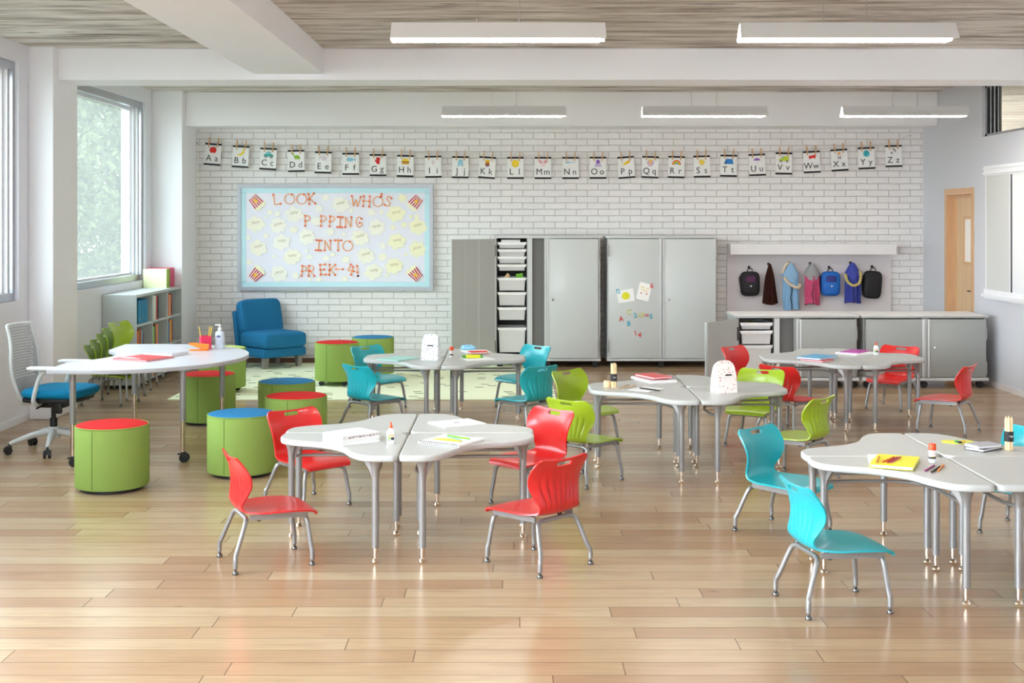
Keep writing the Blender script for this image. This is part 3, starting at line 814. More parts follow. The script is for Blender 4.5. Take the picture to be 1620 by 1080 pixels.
for s in (-1, 1):
    a = MB(); a.tube([tuple(q) for q in spline([(s * .16, -.03, .378), (s * .225, -.035, .385), (s * .250, -.035, .42), (s * .252, -.01, .52), (s * .252, .02, .60), (s * .25, .06, .635)], 5)], [.018] * 10 + [.016] * 16, 10)
    a = a.build('arm', M_PALEG, t, smooth=60)
    MB().super((s * .25, .055, .652), (.042, .135, .014), .4, 10, 24).build('arm_pad', mat('arm_pad_grey', (226, 229, 228), .5), a, smooth=60)
f = MB().tube([(0, 0, .17), (0, 0, .25)], .028, 14); f.tube([(0, 0, .24), (0, 0, .345)], .018, 14); f.build('gas_lift', M_BLACK, t)
f = MB(); f.lathe([(.05, .10), (.046, .17), (.034, .185)], 20)
for k in range(5):
    a = R(90 + 72 * k); c, s_ = math.cos(a), math.sin(a)
    f.tube([(c * .03, s_ * .03, .15), (c * .16, s_ * .16, .128), (c * .29, s_ * .29, .088), (c * .315, s_ * .315, .076)], [.027, .023, .017, .015], 10)
f.build('star_base', M_PALEG, t, smooth=50)
for k in range(5):
    a = R(90 + 72 * k); c, s_ = math.cos(a), math.sin(a); T = TR(c * .315, s_ * .315, 0, a)
    b = MB()
    for sg in (-1, 1): b.lathe([(.010, -.009), (.030, -.009), (.031, 0), (.030, .009), (.010, .009)], 18, T @ TR(.012, sg * .017, .031, 0, PI / 2))
    b.box(-.015, .02, -.012, .012, .03, .066, T); b.tube([(0, 0, .06), (0, 0, .082)], .008, 8, T)
    b.build('caster', M_BLACK, t)

# ------------------------------------------------------------------ bookcase
BX0, BX1, BY0, BY1, BZT = XL + .005, -3.889, 13.08, 14.885, .97
t = thing('bookcase', 'low grey three bay bookcase standing under the window', 'bookcase', (BX0, BY0, 0))
M_BC = mat('bookcase_grey', (196, 203, 203), .35); M_BCI = mat('bookcase_inside', (134, 136, 134), .5)
L, Dp = BY1 - BY0, BX1 - BX0
for a_ in (0, L - .025): MB().box(0, Dp, a_, a_ + .025, .04, BZT - .025).build('side_panel', M_BC, t, smooth=0)
MB().box(0, Dp, 0, L, BZT - .025, BZT + .004).build('top_panel', M_BC, t, smooth=0)
MB().box(0, .012, .025, L - .025, .06, BZT - .025).build('back_panel', M_BCI, t, smooth=0)
bays = [.025, .60, 1.20, L - .025]
for k in (1, 2): MB().box(.012, Dp, bays[k] - .012, bays[k] + .012, .06, BZT - .025).build('divider', M_BC, t, smooth=0)
SHZ = (.06, .355, .66)
for z in SHZ:
    for k in range(3):
        MB().box(.012, Dp - .004, bays[k] + .013, bays[k + 1] - .013, z - .022, z).build('shelf', M_BC, t, smooth=0)
MB().box(.02, Dp - .03, .03, L - .03, 0, .04).build('plinth', M_BLACK, t, smooth=0)
def cell(bay, row): return BX1 - .02, BY0 + bays[bay] + .016, SHZ[row]
def upright(name, label, cat, group, x, y, z, dep, th, h, col, pages=True):
    """a volume standing on edge with its spine towards the room"""
    x += .044
    t = thing(name, label, cat, (x, y, z), 0, group)
    b = MB(); b.box(-dep, 0, 0, .003, 0, h); b.box(-dep, 0, th - .003, th, 0, h); b.box(-.004, 0, .003, th - .003, 0, h); b.build('cover', C(*col), t, smooth=0)
    if pages: MB().box(-dep + .004, -.004, .003, th - .003, .004, h - .005).build('pages', M_WHITE, t, smooth=0)
    return t
TOPR = [(1, .02, [('white', 'red', (236, 236, 232), .03, .27), ('pale', '', (214, 208, 198), .03, .265), ('red', '', (196, 34, 36), .028, .265), ('black', '', (30, 28, 30), .035, .25)]),
        (2, .015, [('orange', '', (224, 120, 66), .026, .25), ('tan', '', (226, 176, 128), .032, .24), ('dark red', '', (150, 36, 30), .036, .25)])]
for bay, x0, bks in TOPR:
    y = x0 + .02
    for nm, _, colr, th, h in bks:
        th *= 1.6; X, Y, Z = cell(bay, 2); upright('book', '%s book upright on the top shelf of the %s bookcase bay' % (nm, ('', 'middle', 'far')[bay]), 'book', 'books in the bookcase', X - .03, Y + y, Z, .22, th, h, colr); y += th + .002
MIDR = [(0, [('orange', (226, 120, 50), .028, .24), ('brown', (150, 92, 62), .030, .25), ('rust', (190, 96, 52), .03, .25), ('pale blue', (116, 172, 200), .034, .23), ('maroon', (110, 30, 52), .022, .2)]),
        (1, [('lime', (150, 206, 96), .032, .24), ('dark', (50, 48, 44), .026, .25), ('orange', (214, 128, 78), .034, .255), ('coral', (226, 140, 100), .026, .255)]),
        (2, [('blue', (70, 130, 176), .034, .25), ('orange', (232, 116, 40), .026, .262), ('yellow', (238, 200, 80), .026, .255), ('maroon', (136, 34, 40), .03, .25)])]
for bay, bks in MIDR:
    y = .03
    for nm, colr, th, h in bks:
        th *= 1.5; X, Y, Z = cell(bay, 1); upright('book', '%s book upright on the second shelf of the %s bookcase bay' % (nm, ('near', 'middle', 'far')[bay]), 'book', 'books in the bookcase', X - .03, Y + y, Z, .22, th, h, colr); y += th + .002
for bay in range(3):
    y = .01
    for nm, colr, th in (('tan', (214, 176, 132), .03), ('orange', (226, 124, 56), .04), ('pale', (224, 224, 214), .03)):
        X, Y, Z = cell(bay, 0); upright('book', '%s book on the bottom shelf of the %s bookcase bay' % (nm, ('near', 'middle', 'far')[bay]), 'book', 'books in the bookcase', X - .03, Y + y, Z, .22, th, .24, colr); y += th + .002
X, Y, Z = cell(0, 2)
def filebox(label, x, y, z, dep, th, h, colr, slope, group='file boxes', spine=None):
    t = thing('file_box', label, 'file box', (x, y, z), 0, group)
    b = MB(); p = [(-dep, 0), (0, 0), (0, h * slope), (-dep * .35, h), (-dep, h)] if slope < 1 else [(-dep, 0), (0, 0), (0, h), (-dep, h)]
    for yy in (0, th - .004): b.prism(p, 0, .004, TR(0, yy + .004, 0) @ UP)
    b.box(-dep, 0, .004, th - .004, 0, .004); b.box(-dep, -dep + .004, .004, th - .004, .004, h)
    b.build('box_body', C(*colr, rough=.45), t, smooth=0)
    MB().box(-.004, .001, 0, th, 0, h * slope).build('spine', C(*(spine or colr), rough=.45), t, smooth=0)
    MB().tube([(.0015, th * .5 + .012 * math.cos(a), .05 + .012 * math.sin(a)) for a in [2 * PI * k / 12 for k in range(13)]], .002, 6).build('finger_ring', M_STEEL, t)
    MB().box(-dep * .9, -.02, .01, th - .01, .01, h * .8).build('papers', M_WHITE, t, smooth=0)
    return t
for k in range(3): filebox(('blue file box nearest the open end of the top left bookcase bay', 'middle blue file box in the near bookcase bay', 'third blue file box in the near bookcase bay')[k], X - .01, Y + .13 + .115 * k, Z, .25, .11, .245, (16, 132, 178), .999, 'blue file boxes in the bookcase')
for k, (nm, colr) in enumerate((('grey', (196, 204, 210)), ('pale blue', (150, 190, 216)), ('white', (230, 234, 236)), ('navy', (44, 84, 140)))):
    t = thing('book', '%s book in the flat pile on the top shelf of the near bookcase bay' % nm, 'book', (X - .02, Y + .01, Z + .024 * k), 0, 'books in the bookcase')
    b = MB(); b.box(-.2, 0, 0, .11, 0, .003); b.box(-.2, 0, 0, .11, .02, .023); b.box(-.2, 0, 0, .004, .003, .02); b.build('cover', C(*colr), t, smooth=0); MB().box(-.197, -.003, .004, .107, .003, .02).build('pages', M_WHITE, t, smooth=0)
filebox('lime file box on top of the bookcase', -3.955, 14.485, BZT + .004, .27, .125, .215, (238, 244, 196), 1, spine=(160, 192, 36))  # body paled by painted window light, spine keeps the box's lime
filebox('pink file box on top of the bookcase', -3.955, 14.615, BZT + .004, .27, .20, .220, (222, 70, 116), 1)

# ------------------------------------------------------------------ lounge chair
t = thing('lounge_chair', 'armless blue lounge chair on the rug against the brick wall', 'armchair', (-2.875, 15.085, .010), R(-135))
# local: +y is where the sitter looks
MB().box(-.30, .30, -.27, .30, .13, .235, r=.02).build('base_frame', M_LOUNGE, t)
MB().super((0, .045, .325), (.305, .29, .10), .22, 18, 44, e2=.38).build('seat_cushion', M_LOUNGE, t, smooth=60)
b = MB(); b.box(-.30, .30, -.035, .035, 0, .53, TR(0, -.27, .13, 0, R(9)), r=.022); b.build('back_shell', M_LOUNGE, t)
b = MB(); b.super((0, 0, 0), (.285, .065, .215), .2, 18, 44, TR(0, -.235, .575, 0, R(13)), e2=.3); b.build('back_cushion', M_LOUNGE, t, smooth=60)
for sx in (-1, 1):
    for sy in (-1, 1):
        MB().loft([[(sx * .235 + a * r, sy * .225 + b_ * r, z) for a, b_ in ((-1, -1), (1, -1), (1, 1), (-1, 1))] for r, z in ((.026, 0), (.034, .13))]).build('leg', mat('grey_stained_leg', (146, 138, 136), .5, vary=.15, bscale=40), t, smooth=0)

# ------------------------------------------------------------------ tall cabinets
def seam(b, x, y, z0, z1, w_=.012, d=.006): b.box(x - w_ / 2, x + w_ / 2, y - d, y, z0, z1)
def hinge(parent, x, y, z, m=None):
    MB().box(x - .006, x + .006, y - .014, y, z - .07, z + .07, r=.003).tube([(x, y - .014, z - .05), (x, y - .014, z + .05)], .006, 8).build('hinge', m or M_SILVER, parent)
def lock(parent, x, y, z):
    MB().lathe([(.016, 0), (.016, .006), (.010, .012), (0, .012)], 16, TR(x, y, z, 0, PI / 2)).build('lock', M_STEEL, parent)
def caster4(t, x0, x1, y0, y1, n=3):
    for k in range(n):
        for y in (y0 + .06, y1 - .06):
            x = x0 + .06 + (x1 - x0 - .12) * k / (n - 1); b = MB()
            for s in (-1, 1): b.lathe([(.012, -.011), (.036, -.011), (.038, 0), (.036, .011), (.012, .011)], 18, TR(x, y + s * .018, .038, 0, PI / 2))
            b.box(x - .02, x + .02, y - .012, y + .012, .03, .079); b.build('caster', M_BLACK, t)
def door_panel(w_, h, m_out, m_in, depth=.022):
    b = MB().use(m_out); b.box(0, w_, -depth, -.004, 0, h, r=.006); b.use(m_in); b.box(.006, w_ - .006, -.004, 0, .006, h - .006); return b
def tall_cabinet(x0, x1, label, opened):
    yf, yb, z0, z1 = 15.0, 15.50, .105, 1.534
    t = thing('tall_cabinet', label, 'cabinet', (x0, yf, 0), 0, 'tall storage cabinets'); Wd = x1 - x0; Dd = yb - yf
    for a_ in (0, Wd - .02): MB().box(a_, a_ + .02, .02, Dd, z0, z1).build('side_panel', M_CABL, t, smooth=0)
    MB().box(.02, Wd - .02, Dd - .012, Dd, z0, z1).build('back_panel', M_CABIN, t, smooth=0)
    MB().box(-.018, Wd + .018, -.012, Dd + .004, z1, z1 + .028, r=.006).build('top_panel', M_CABL, t)
    MB().box(-.006, Wd + .006, -.02, Dd, .079, z0, r=.006).build('base_tray', M_CABL, t)
    caster4(t, 0, Wd, 0, Dd)
    mid = Wd * .5
    b = MB(); b.box(mid - .035, mid + .035, .0, .03, z0, z1); b.box(mid - .01, mid + .01, .03, Dd - .012, z0, z1); b.build('centre_post', M_CABL, t, smooth=0)
    wd = mid - .045; g = .006; hh = z1 - z0 - .012
    r = door_panel(wd + .03, hh, M_CAB, M_CABIN).build('door', M_CAB, t); r.location = (mid + .010 - (0 if not opened else .02), -.001, z0 + .006)
    b = MB(); b.box(0, .022, -.030, -.022, 0, hh, r=.003); b.box(-.028, -.004, -.012, 0, 0, hh); b.build('edge_pull', M_CABL, r)
    lock(r, .075, -.022, hh * .49); hinge(r, wd + .032, -.008, hh * .88); hinge(r, wd + .032, -.008, hh * .10)
    l = door_panel(wd + .03, hh, M_CAB, M_DOORIN).build('door', M_CAB, t)
    l.location = (.010, -.001, z0 + .006)
    for z in (.9, .1): hinge(l, .0, -.022 if not opened else -.003, hh * z, M_BLACK if opened else None)
    b = MB()
    if opened:
        b.box(wd * .40, wd * .40 + .008, 0, .003, .01, hh - .01); b.box(wd * .74, wd * .74 + .002, 0, .002, .01, hh - .01)
        l.rotation_euler = (0, 0, R(-(180 - 34)))
    else: b.box(wd + .008, wd + .03, -.030, -.022, 0, hh, r=.003)
    b.build('edge_pull', M_CABL, l)
    if opened:
        b = MB(); b.box(.385, .40, .01, Dd - .012, z0, z1); b.box(.40, .445, .0, .03, z0, z1); b.build('inner_divider', M_CABL, t, smooth=0)
        b = MB(); b.box(.02, .03, .03, Dd - .02, z0, z1); b.box(.375, .385, .03, Dd - .02, z0, z1); b.box(.03, .375, Dd - .02, Dd - .012, z0, z1); b.build('rail_liner', mat('dark_liner', (70, 70, 68), .6), t, smooth=0)
        b = MB(); b.box(.445, mid - .01, .05, .06, z0, z1); b.build('inner_partition', M_CABIN, t, smooth=0)
    return t
CA0, CA1 = -.205, 1.047
tall_cabinet(CA0, CA1, 'tall grey cabinet with left door swung open showing white trays', True)
tall_cabinet(1.132, 2.421, 'tall grey closed cabinet with drawings and letter magnets on its left door', False)
M_CLEARLID = mat('tray_rim', (250, 250, 250), .25)
def tray(label, x, y, z, w_, d_, h, group, papers=(), m=None):
    t = thing('storage_tray', label, 'tray', (x, y, z), 0, group)
    b = MB(); ti = .94
    def ring(k, z_): return [(w_ / 2 + (px - w_ / 2) * k, d_ / 2 + (py - d_ / 2) * k, z_) for px, py in ((0, 0), (w_, 0), (w_, d_), (0, d_))]
    b.loft([ring(.93, 0), ring(1, h)], cap=False); b.add([p for p in ring(.93, 0)], [(3, 2, 1, 0)]); b.loft([ring(.985, h), ring(.915, .004)], cap=False); b.add(ring(.915, .004), [(0, 1, 2, 3)])
    b.build('tray_body', m or M_TRAY, t, smooth=0)
    r = MB(); r.box(-.016, w_ + .016, -.014, .0, h - .012, h, r=.003); r.box(-.016, .0, 0, d_, h - .012, h); r.box(w_, w_ + .016, 0, d_, h - .012, h); r.box(-.01, w_ + .01, -.006, 0, h - .03, h - .012)
    r.build('tray_rim', M_CLEARLID, t, smooth=0)
    return t
TX = CA0 + .046; TW = .317
def filler(label, name, cat, x0, x1, y0, y1, z0, z1, colr, group): return tag(MB().box(x0, x1, y0, y1, z0, z1, r=.003).build(name, C(*colr), smooth=0), label, cat, group)
def zt(ypx): return H - (ypx - 348) / 133.0
rows = [(381, 392.5, 'topmost shallow white tray with papers sticking up'), (394, 404.6, 'second shallow white tray from the top'), (405.5, 416.4, 'third shallow white tray, papers showing over its rim'), (417.8, 428, 'lowest of the four shallow white trays'),
        (439, 459.3, 'deep white tray with lime and tan toys showing'), (462, 482.8, 'deep white tray below the one with toys'), (485.8, 506, 'lowest of the three deep white trays'), (518, 557, 'extra deep white bin at the bottom of the open tall cabinet')]
for k, (ya, yb_, lab) in enumerate(rows):
    za, zb_ = zt(yb_), zt(ya)
    if k == 0: zb_ = zt(383)
    tray(lab + (' in the open tall cabinet' if k < 7 else ''), TX, 15.03, za, TW, .40, zb_ - za, 'trays in the open tall cabinet')
    if k in (0, 2): filler('white paper stack in the %s tray of the tall cabinet' % ('topmost', 'third')[k // 2], 'paper_stack', 'paper', TX + .03, TX + TW - .06 + .02 * k, 15.06, 15.32, za + .008, zb_ + (.03 if k == 0 else .012), (250, 250, 250), 'papers in the trays')
    if k >= 4:
        zz = zb_ - za
        for q in range(4):
            cc = [(238, 214, 208), (226, 226, 230), (236, 196, 192), (240, 232, 214)][q] if k < 7 else [(236, 228, 196), (248, 246, 240), (240, 222, 178), (232, 236, 232)][q]
            filler('%s folder standing in %s' % (('first', 'second', 'third', 'fourth')[q] + ' pale', lab.replace(' in the open tall cabinet', '').replace(' at the bottom of the open tall cabinet', '')), 'folder', 'folder', TX + .03 + q * .066, TX + .088 + q * .066, 15.052, 15.38, za + .006, za + zz * (.9 - .05 * (q % 2)), cc, 'folders seen through the tall cabinet trays')
z5 = zt(439)
for lab, nm, x, cc, an in (('tan wooden toy block sticking out of the deep cabinet tray', 'toy_block', .10, (226, 198, 150), 40), ('green toy block sticking out of the deep cabinet tray', 'toy_block', .25, (118, 196, 56), -10)):
    b = MB().box(-.022 - (.02 if an < 0 else 0), .022 + (.02 if an < 0 else 0), -.02, .02, -.03, .035, TR(0, 0, 0, 0, 0, R(an)), r=.005).build(nm, C(*cc)); b.location = (TX + x, 15.09, z5 + .012); tag(b, lab, 'toy')

# ------------------------------------------------------------------ low cabinets
def low_cabinet(x0, x1, label, opened):
    yf, yb, z0, z1 = 13.15, 13.74, .112, .728
    t = thing('low_cabinet', label, 'cabinet', (x0, yf, 0), 0, 'low storage cabinets'); Wd = x1 - x0; Dd = yb - yf
    for a_ in (.025, Wd - .045): MB().box(a_, a_ + .02, .02, Dd, z0, z1).build('side_panel', M_CABLOW, t, smooth=0)
    MB().box(.045, Wd - .045, Dd - .012, Dd, z0, z1).build('back_panel', M_CABIN, t, smooth=0)
    MB().box(.003, Wd - .003, -.01, Dd + .03, z1 + .002, z1 + .026, r=.008).build('worktop_core', mat('worktop_edge', (176, 178, 176), .4), t)
    MB().box(.006, Wd - .006, -.007, Dd + .027, z1 + .0262, z1 + .030).build('worktop_face', mat('worktop_face', (240, 236, 236), .4), t, smooth=0)
    MB().box(.01, Wd - .01, -.02, Dd, .079, z0, r=.006).build('base_tray', M_CABL, t)
    caster4(t, .02, Wd - .02, 0, Dd)
    mid = Wd * .5; hh = z1 - z0 - .014
    b = MB(); b.box(mid - .035, mid + .035, 0, .03, z0, z1); b.box(mid - .01, mid + .01, .03, Dd - .012, z0, z1); b.build('centre_post', M_CABLOW, t, smooth=0)
    wd = mid - .06
    r = door_panel(wd, hh, M_CABLOW, M_CABIN).build('door', M_CABLOW, t); r.location = (mid + .018, -.001, z0 + .006)
    b = MB(); b.box(-.002, .02, -.030, -.022, 0, hh, r=.003); b.box(-.03, -.006, -.01, 0, 0, hh); b.build('edge_pull', M_CABL, r)
    if not opened: lock(r, .075, -.022, hh * .50)
    for z in (.75, .15): hinge(r, wd + .006, -.008, hh * z)
    l = door_panel(wd, hh, M_CABLOW, M_DOORIN).build('door', M_CABLOW, t); l.location = (.042, -.001, z0 + .006)
    for z in (.75, .15): hinge(l, .0 if not opened else .03, -.008 if not opened else .012, hh * z, M_BLACK if opened else None)
    if opened: l.rotation_euler = (0, 0, R(-132))
    b = MB(); b.box(wd - .02, wd + .002, -.030, -.022, 0, hh, r=.003); b.build('edge_pull', M_CABL, l)
    if opened:
        b = MB(); b.box(.41, .43, .0, Dd - .012, z0, z1); b.box(.43, .465, .0, .03, z0, z1); b.build('inner_divider', M_CABL, t, smooth=0)
        b = MB(); b.box(.045, .056, .03, Dd - .02, z0, z1); b.box(.399, .41, .03, Dd - .02, z0, z1); b.box(.056, .399, Dd - .03, Dd - .012, z0, z1); b.build('rail_liner', MATS['dark_liner'], t, smooth=0)
        MB().box(.465, mid - .01, .05, .06, z0, z1).build('inner_partition', M_CABIN, t, smooth=0)
    return t
LA0, LA1, LB0, LB1 = 2.318, 3.618, 3.632, 4.965
low_cabinet(LA0, LA1, 'low grey cabinet with its left door open on clear bins', True)
low_cabinet(LB0, LB1, 'low grey cabinet with both doors shut, beside the right wall', False)
def zl(ypx): return H - (ypx - 348) / 151.0
for k, (ya, yb_, lab) in enumerate(((509.5, 519.8, 'shallow clear tray at the top of the open low cabinet'), (522, 543, 'clear bin in the middle of the open low cabinet'), (545, 596, 'deep clear bin at the bottom of the open low cabinet'))):
    za, zb_ = max(zl(yb_), .116), zl(ya)
    tray(lab, LA0 + .072, 13.17, za, .31, .45, zb_ - za, 'bins in the open low cabinet')
    for q in range(3):
        cc = [(216, 200, 150), (226, 176, 160), (212, 208, 214)][q] if k == 1 else [(228, 228, 224), (206, 212, 120), (196, 198, 196)][q]
        filler('%s folder seen through the %s' % (('left', 'middle', 'right')[q], lab), 'folder', 'folder', LA0 + .10 + q * .088, LA0 + .182 + q * .088, 13.195, 13.55, za + .006, za + (zb_ - za) * .85, cc, 'folders seen through the low cabinet bins')

# ------------------------------------------------------------------ coat panel with coats and bags
PX0, PX1 = 2.64, 4.65; PY = YB - .03
t = thing('coat_rack', 'pale wall panel with boxed header shelf and hooks behind the low cabinets', 'coat rack', (PX0, PY, 0))
M_PANEL = mat('pale_panel', (226, 220, 222), .55)
MB().box(0, PX1 - PX0, -.02, .025, 0, 1.35).build('back_board', M_PANEL, t, smooth=0)
MB().box(-.005, PX1 - PX0 - .01, -.29, -.02, 1.335, 1.465).build('header_box', mat('header_white', (240, 238, 238), .5), t, smooth=0)
HK = [(1186, 424), (1217, 419), (1249, 417), (1283, 418), (1313, 424), (1347, 417), (1381, 423)]
HP = []
for x, y in HK:
    X, Z = onwall(x, y, 15.46); HP.append((X, Z)); lx = X - PX0; lz = Z
    MB().tube([(lx, -.02, lz + .01), (lx, -.05, lz - .012), (lx, -.075, lz - .005), (lx, -.08, lz + .02)], .005, 8).lathe([(.018, 0), (.018, .004)], 12, TR(lx, -.02, lz + .01, 0, PI / 2)).build('hook', M_BRONZE, t)
CY = PY - .095
def backpack(X, Z, label, body, front, accent, w_, h, slant=0):
    t = thing('backpack', label, 'backpack', (X, CY + .01, Z - .01), 0, 'bags hanging from the coat panel'); t.rotation_euler = (0, R(slant), 0)
    MB().super((0, 0, -.03 - h / 2), (w_ / 2, .055, h / 2), .5, 18, 32, e2=.45).build('bag_body', body, t, smooth=60)
    if front:
        MB().super((0, -.045, -.03 - h * .66), (w_ * .40, .028, h * .27), .5, 14, 28, e2=.5).build('front_pocket', front, t, smooth=60)
        MB().super((0, -.052, -.03 - h * .36), (w_ * .27, .016, h * .19), .6, 12, 24, e2=.6).build('top_pocket', accent, t, smooth=60)
        MB().add([(-.016, -.075, -.03 - h * .56), (.016, -.075, -.03 - h * .56), (0, -.075, -.03 - h * .63)], [(0, 1, 2)]).build('logo_patch', M_WHITE, t, smooth=0)
        MB().tube([(-w_ * .2, -.05, -.03 - h * .36), (-w_ * .12, -.07, -.03 - h * .37)], .004, 6).build('zip_pull', M_STEEL, t)
    else:
        MB().tube([tuple(q) for q in spline([(-w_ * .44, -.045, -.1), (-w_ * .36, -.056, -.06), (0, -.058, -.05), (w_ * .36, -.056, -.06), (w_ * .44, -.045, -.1)], 4)], .003, 6).build('zip', mat('zip_grey', (48, 48, 52), .5), t)
    MB().tube([tuple(q) for q in spline([(-.03, .01, -.05), (-.026, .0, -.005), (0, -.002, .012), (.026, 0, -.005), (.03, .01, -.05)], 5)], .006, 8).build('hand_loop', M_BLACK, t)
    for s in (-1, 1): MB().tube([tuple(q) for q in spline([(s * .05, .05, -.07), (s * w_ * .48, .055, -h * .35), (s * w_ * .40, .05, -h * .9)], 5)], .011, 8).build('shoulder_strap', M_BLACK, t)
    return t
M_BAGK = mat('black_nylon', (24, 22, 28), .6, bump=.2, bscale=90); M_BAGP = mat('purple_nylon', (88, 34, 78), .6, bump=.2, bscale=90)
M_BAGB = mat('blue_nylon', (18, 104, 196), .55, bump=.2, bscale=90); M_BAGI = mat('indigo_nylon', (48, 52, 132), .6)
backpack(*HP[0], 'black backpack with purple pocket hanging first on the coat panel', M_BAGK, M_BAGK, M_BAGP, .235, .30)
backpack(*HP[4], 'blue backpack with indigo pocket hanging on the coat panel', M_BAGB, M_BAGB, M_BAGI, .235, .30)
backpack(*HP[6], 'plain black backpack hanging last on the coat panel', M_BAGK, None, None, .225, .34, 4)
def coat(X, Z, label, m, w0, w1, h, folds, seed, hood=None, hood_mat=None, trim=None, fall=0.0, hem=.008):
    rnd = random.Random(seed); t = thing('coat', label, 'coat', (X, CY, Z + .015), 0, 'coats hanging from the coat panel')
    n = 72; rings = []; ph = [rnd.uniform(0, 6) for _ in range(4)]
    for j in range(26):
        u = j / 25; z = -h * u
        ww = (.018 + (w0 - .018) * min(1, u / .32) ** .7) if u < .32 else w0 + (w1 - w0) * (u - .32) / .68
        dd = .028 + .035 * min(1, u / .3); r = []
        for k in range(n):
            a = 2 * PI * k / n; rp = 1 + min(1, u * 2.2) * (.15 * math.sin(folds * a + ph[0] + u) + .06 * math.sin((folds * 2 - 1) * a + ph[1] - u * 2))
            r.append((math.cos(a) * ww / 2 * rp + fall * u * u, math.sin(a) * dd * rp - .01, z - hem * u * u * math.sin(2 * a + ph[2])))
        rings.append(r)
    MB().loft(rings).build('coat_body', m, t, smooth=70)
    if hood_mat:
        hr = []
        for j in range(14):
            u = j / 13; ww = (.02 + hood * 1.02 * min(1, u * 1.15) ** .72) * (1 if u < .82 else 1 - (u - .82) * 1.6)
            hr.append([(math.cos(2 * PI * k / 40) * ww / 2 * (1 + .06 * math.sin(5 * 2 * PI * k / 40)), math.sin(2 * PI * k / 40) * .05 - .028, -.32 * h * u - (.10 * h * u ** 3 * max(0, -math.sin(2 * PI * k / 40)) ** 1.5)) for k in range(40)])
        MB().loft(hr).build('hood', hood_mat, t, smooth=70)
    if trim:
        pts, tm = trim; b = MB(); sp = [tuple(q) for q in spline(pts, 8)]
        b.tube(sp, [.017 + .005 * math.sin(k * 2.1) for k in range(len(sp))], 10); b.build('fur_trim', tm, t, smooth=70)
    if hood_mat:
        MB().tube([(.008 * math.sin(q * 1.3), -.078 - .004 * (q % 2), -h * (.48 + .52 * q / 7)) for q in range(8)], .006, 6).build('front_opening', mat('coat_lining', (44, 48, 66), .9), t)  # dark strip drawn down the coat front
    for s in (-1, 1):
        if w0 > .1:
            sl = [[(s * (w0 * .42 + .012 * u) + math.cos(2 * PI * k / 16) * (.026 - .004 * u), -.035 + math.sin(2 * PI * k / 16) * .022, -h * (.3 + .52 * u)) for k in range(16)] for u in [q / 8 for q in range(9)]]
            MB().loft(sl).build('sleeve', m, t, smooth=70)
    return t
def fabric(n, c): return mat(n, c, .85, bump=.3, bscale=60, vary=.12, spec=.2)
CREAM = fabric('cream_fleece', (226, 210, 186)); GOLD = fabric('tan_fleece', (206, 188, 120))
coat(HP[1][0], HP[1][1], 'dark brown coat hanging between a backpack and the pale blue coat', fabric('brown_cord', (54, 24, 18)), .10, .165, .49, 6, 1)
coat(HP[2][0], HP[2][1], 'pale blue coat with cream fleece trim hanging on the coat panel', fabric('pale_blue_cloth', (140, 184, 222)), .165, .19, .57, 5, 2, .20, fabric('pale_blue_hood', (150, 192, 226)), ([(-.105, -.05, -.13), (-.07, -.06, -.04), (-.02, -.06, .0), (.04, -.075, -.08)][:3], CREAM), .02)
b = MB(); sp = [tuple(q) for q in spline([(-.085, -.075, -.17), (-.05, -.092, -.235), (.02, -.10, -.285), (.085, -.095, -.30), (.105, -.08, -.26)], 8)]
b.tube(sp, [.019 + .005 * math.sin(k * 2.3) for k in range(len(sp))], 10).build('fur_trim', CREAM, [o for o in bpy.data.objects if o.name.startswith('coat') and o.get('label', '').startswith('pale blue coat')][0], smooth=70)
coat(HP[3][0], HP[3][1], 'pink coat with grey hood hanging on the coat panel', fabric('pink_cloth', (206, 84, 122)), .15, .17, .50, 5, 3, .185, fabric('grey_jersey', (164, 164, 168)), None, 0, .014)
coat(HP[5][0], HP[5][1], 'indigo coat with tan fleece trim hanging beside the plain black backpack', fabric('indigo_cloth', (62, 72, 156)), .165, .185, .49, 5, 4, .17, fabric('indigo_hood', (72, 82, 170)), ([(-.095, -.06, -.135), (-.075, -.07, -.225), (-.01, -.095, -.275), (.06, -.09, -.25), (.09, -.06, -.17), (.075, -.05, -.10)], GOLD), 0)

# ------------------------------------------------------------------ board on the right wall
t = thing('wall_board', 'white framed board with grey tack panel on the right wall beside the door', 'whiteboard', (XR, 0, 0))
BYE, bz0, bz1 = 13.48, .918, 2.323
b = MB(); b.box(-.03, 0, 9.0, BYE, bz1 - .11, bz1); b.box(-.045, -.03, 9.0, BYE + .006, bz1 - .035, bz1 - .02); b.box(-.045, -.03, 9.0, BYE + .006, bz1 - .09, bz1 - .07); b.box(-.03, 0, 9.0, BYE, bz0, bz0 + .10); b.box(-.06, -.03, 9.0, BYE + .006, bz0 + .02, bz0 + .05)
b.build('rail', mat('board_rail_white', (238, 238, 242), .3), t, smooth=0)
MB().box(-.02, 0, 12.80, BYE - .03, bz0 + .10, bz1 - .11).build('tack_panel', mat('grey_tack_fabric', (206, 206, 204), .9, bump=.4, bscale=120, vary=.08), t, smooth=0)
b = MB(); b.box(-.024, 0, BYE - .045, BYE - .03, bz0 + .1, bz1 - .11); b.box(-.024, 0, 12.78, 12.80, bz0 + .1, bz1 - .11); b.build('panel_frame', M_ALUW, t, smooth=0)
MB().box(-.022, 0, 12.745, 12.765, bz0 + .1, bz1 - .11).build('divider_gap', M_BLACK, t, smooth=0)
MB().box(-.018, 0, 9.0, 12.745, bz0 + .10, bz1 - .11).build('white_panel', mat('whiteboard_gloss', (244, 244, 246), .15), t, smooth=0)
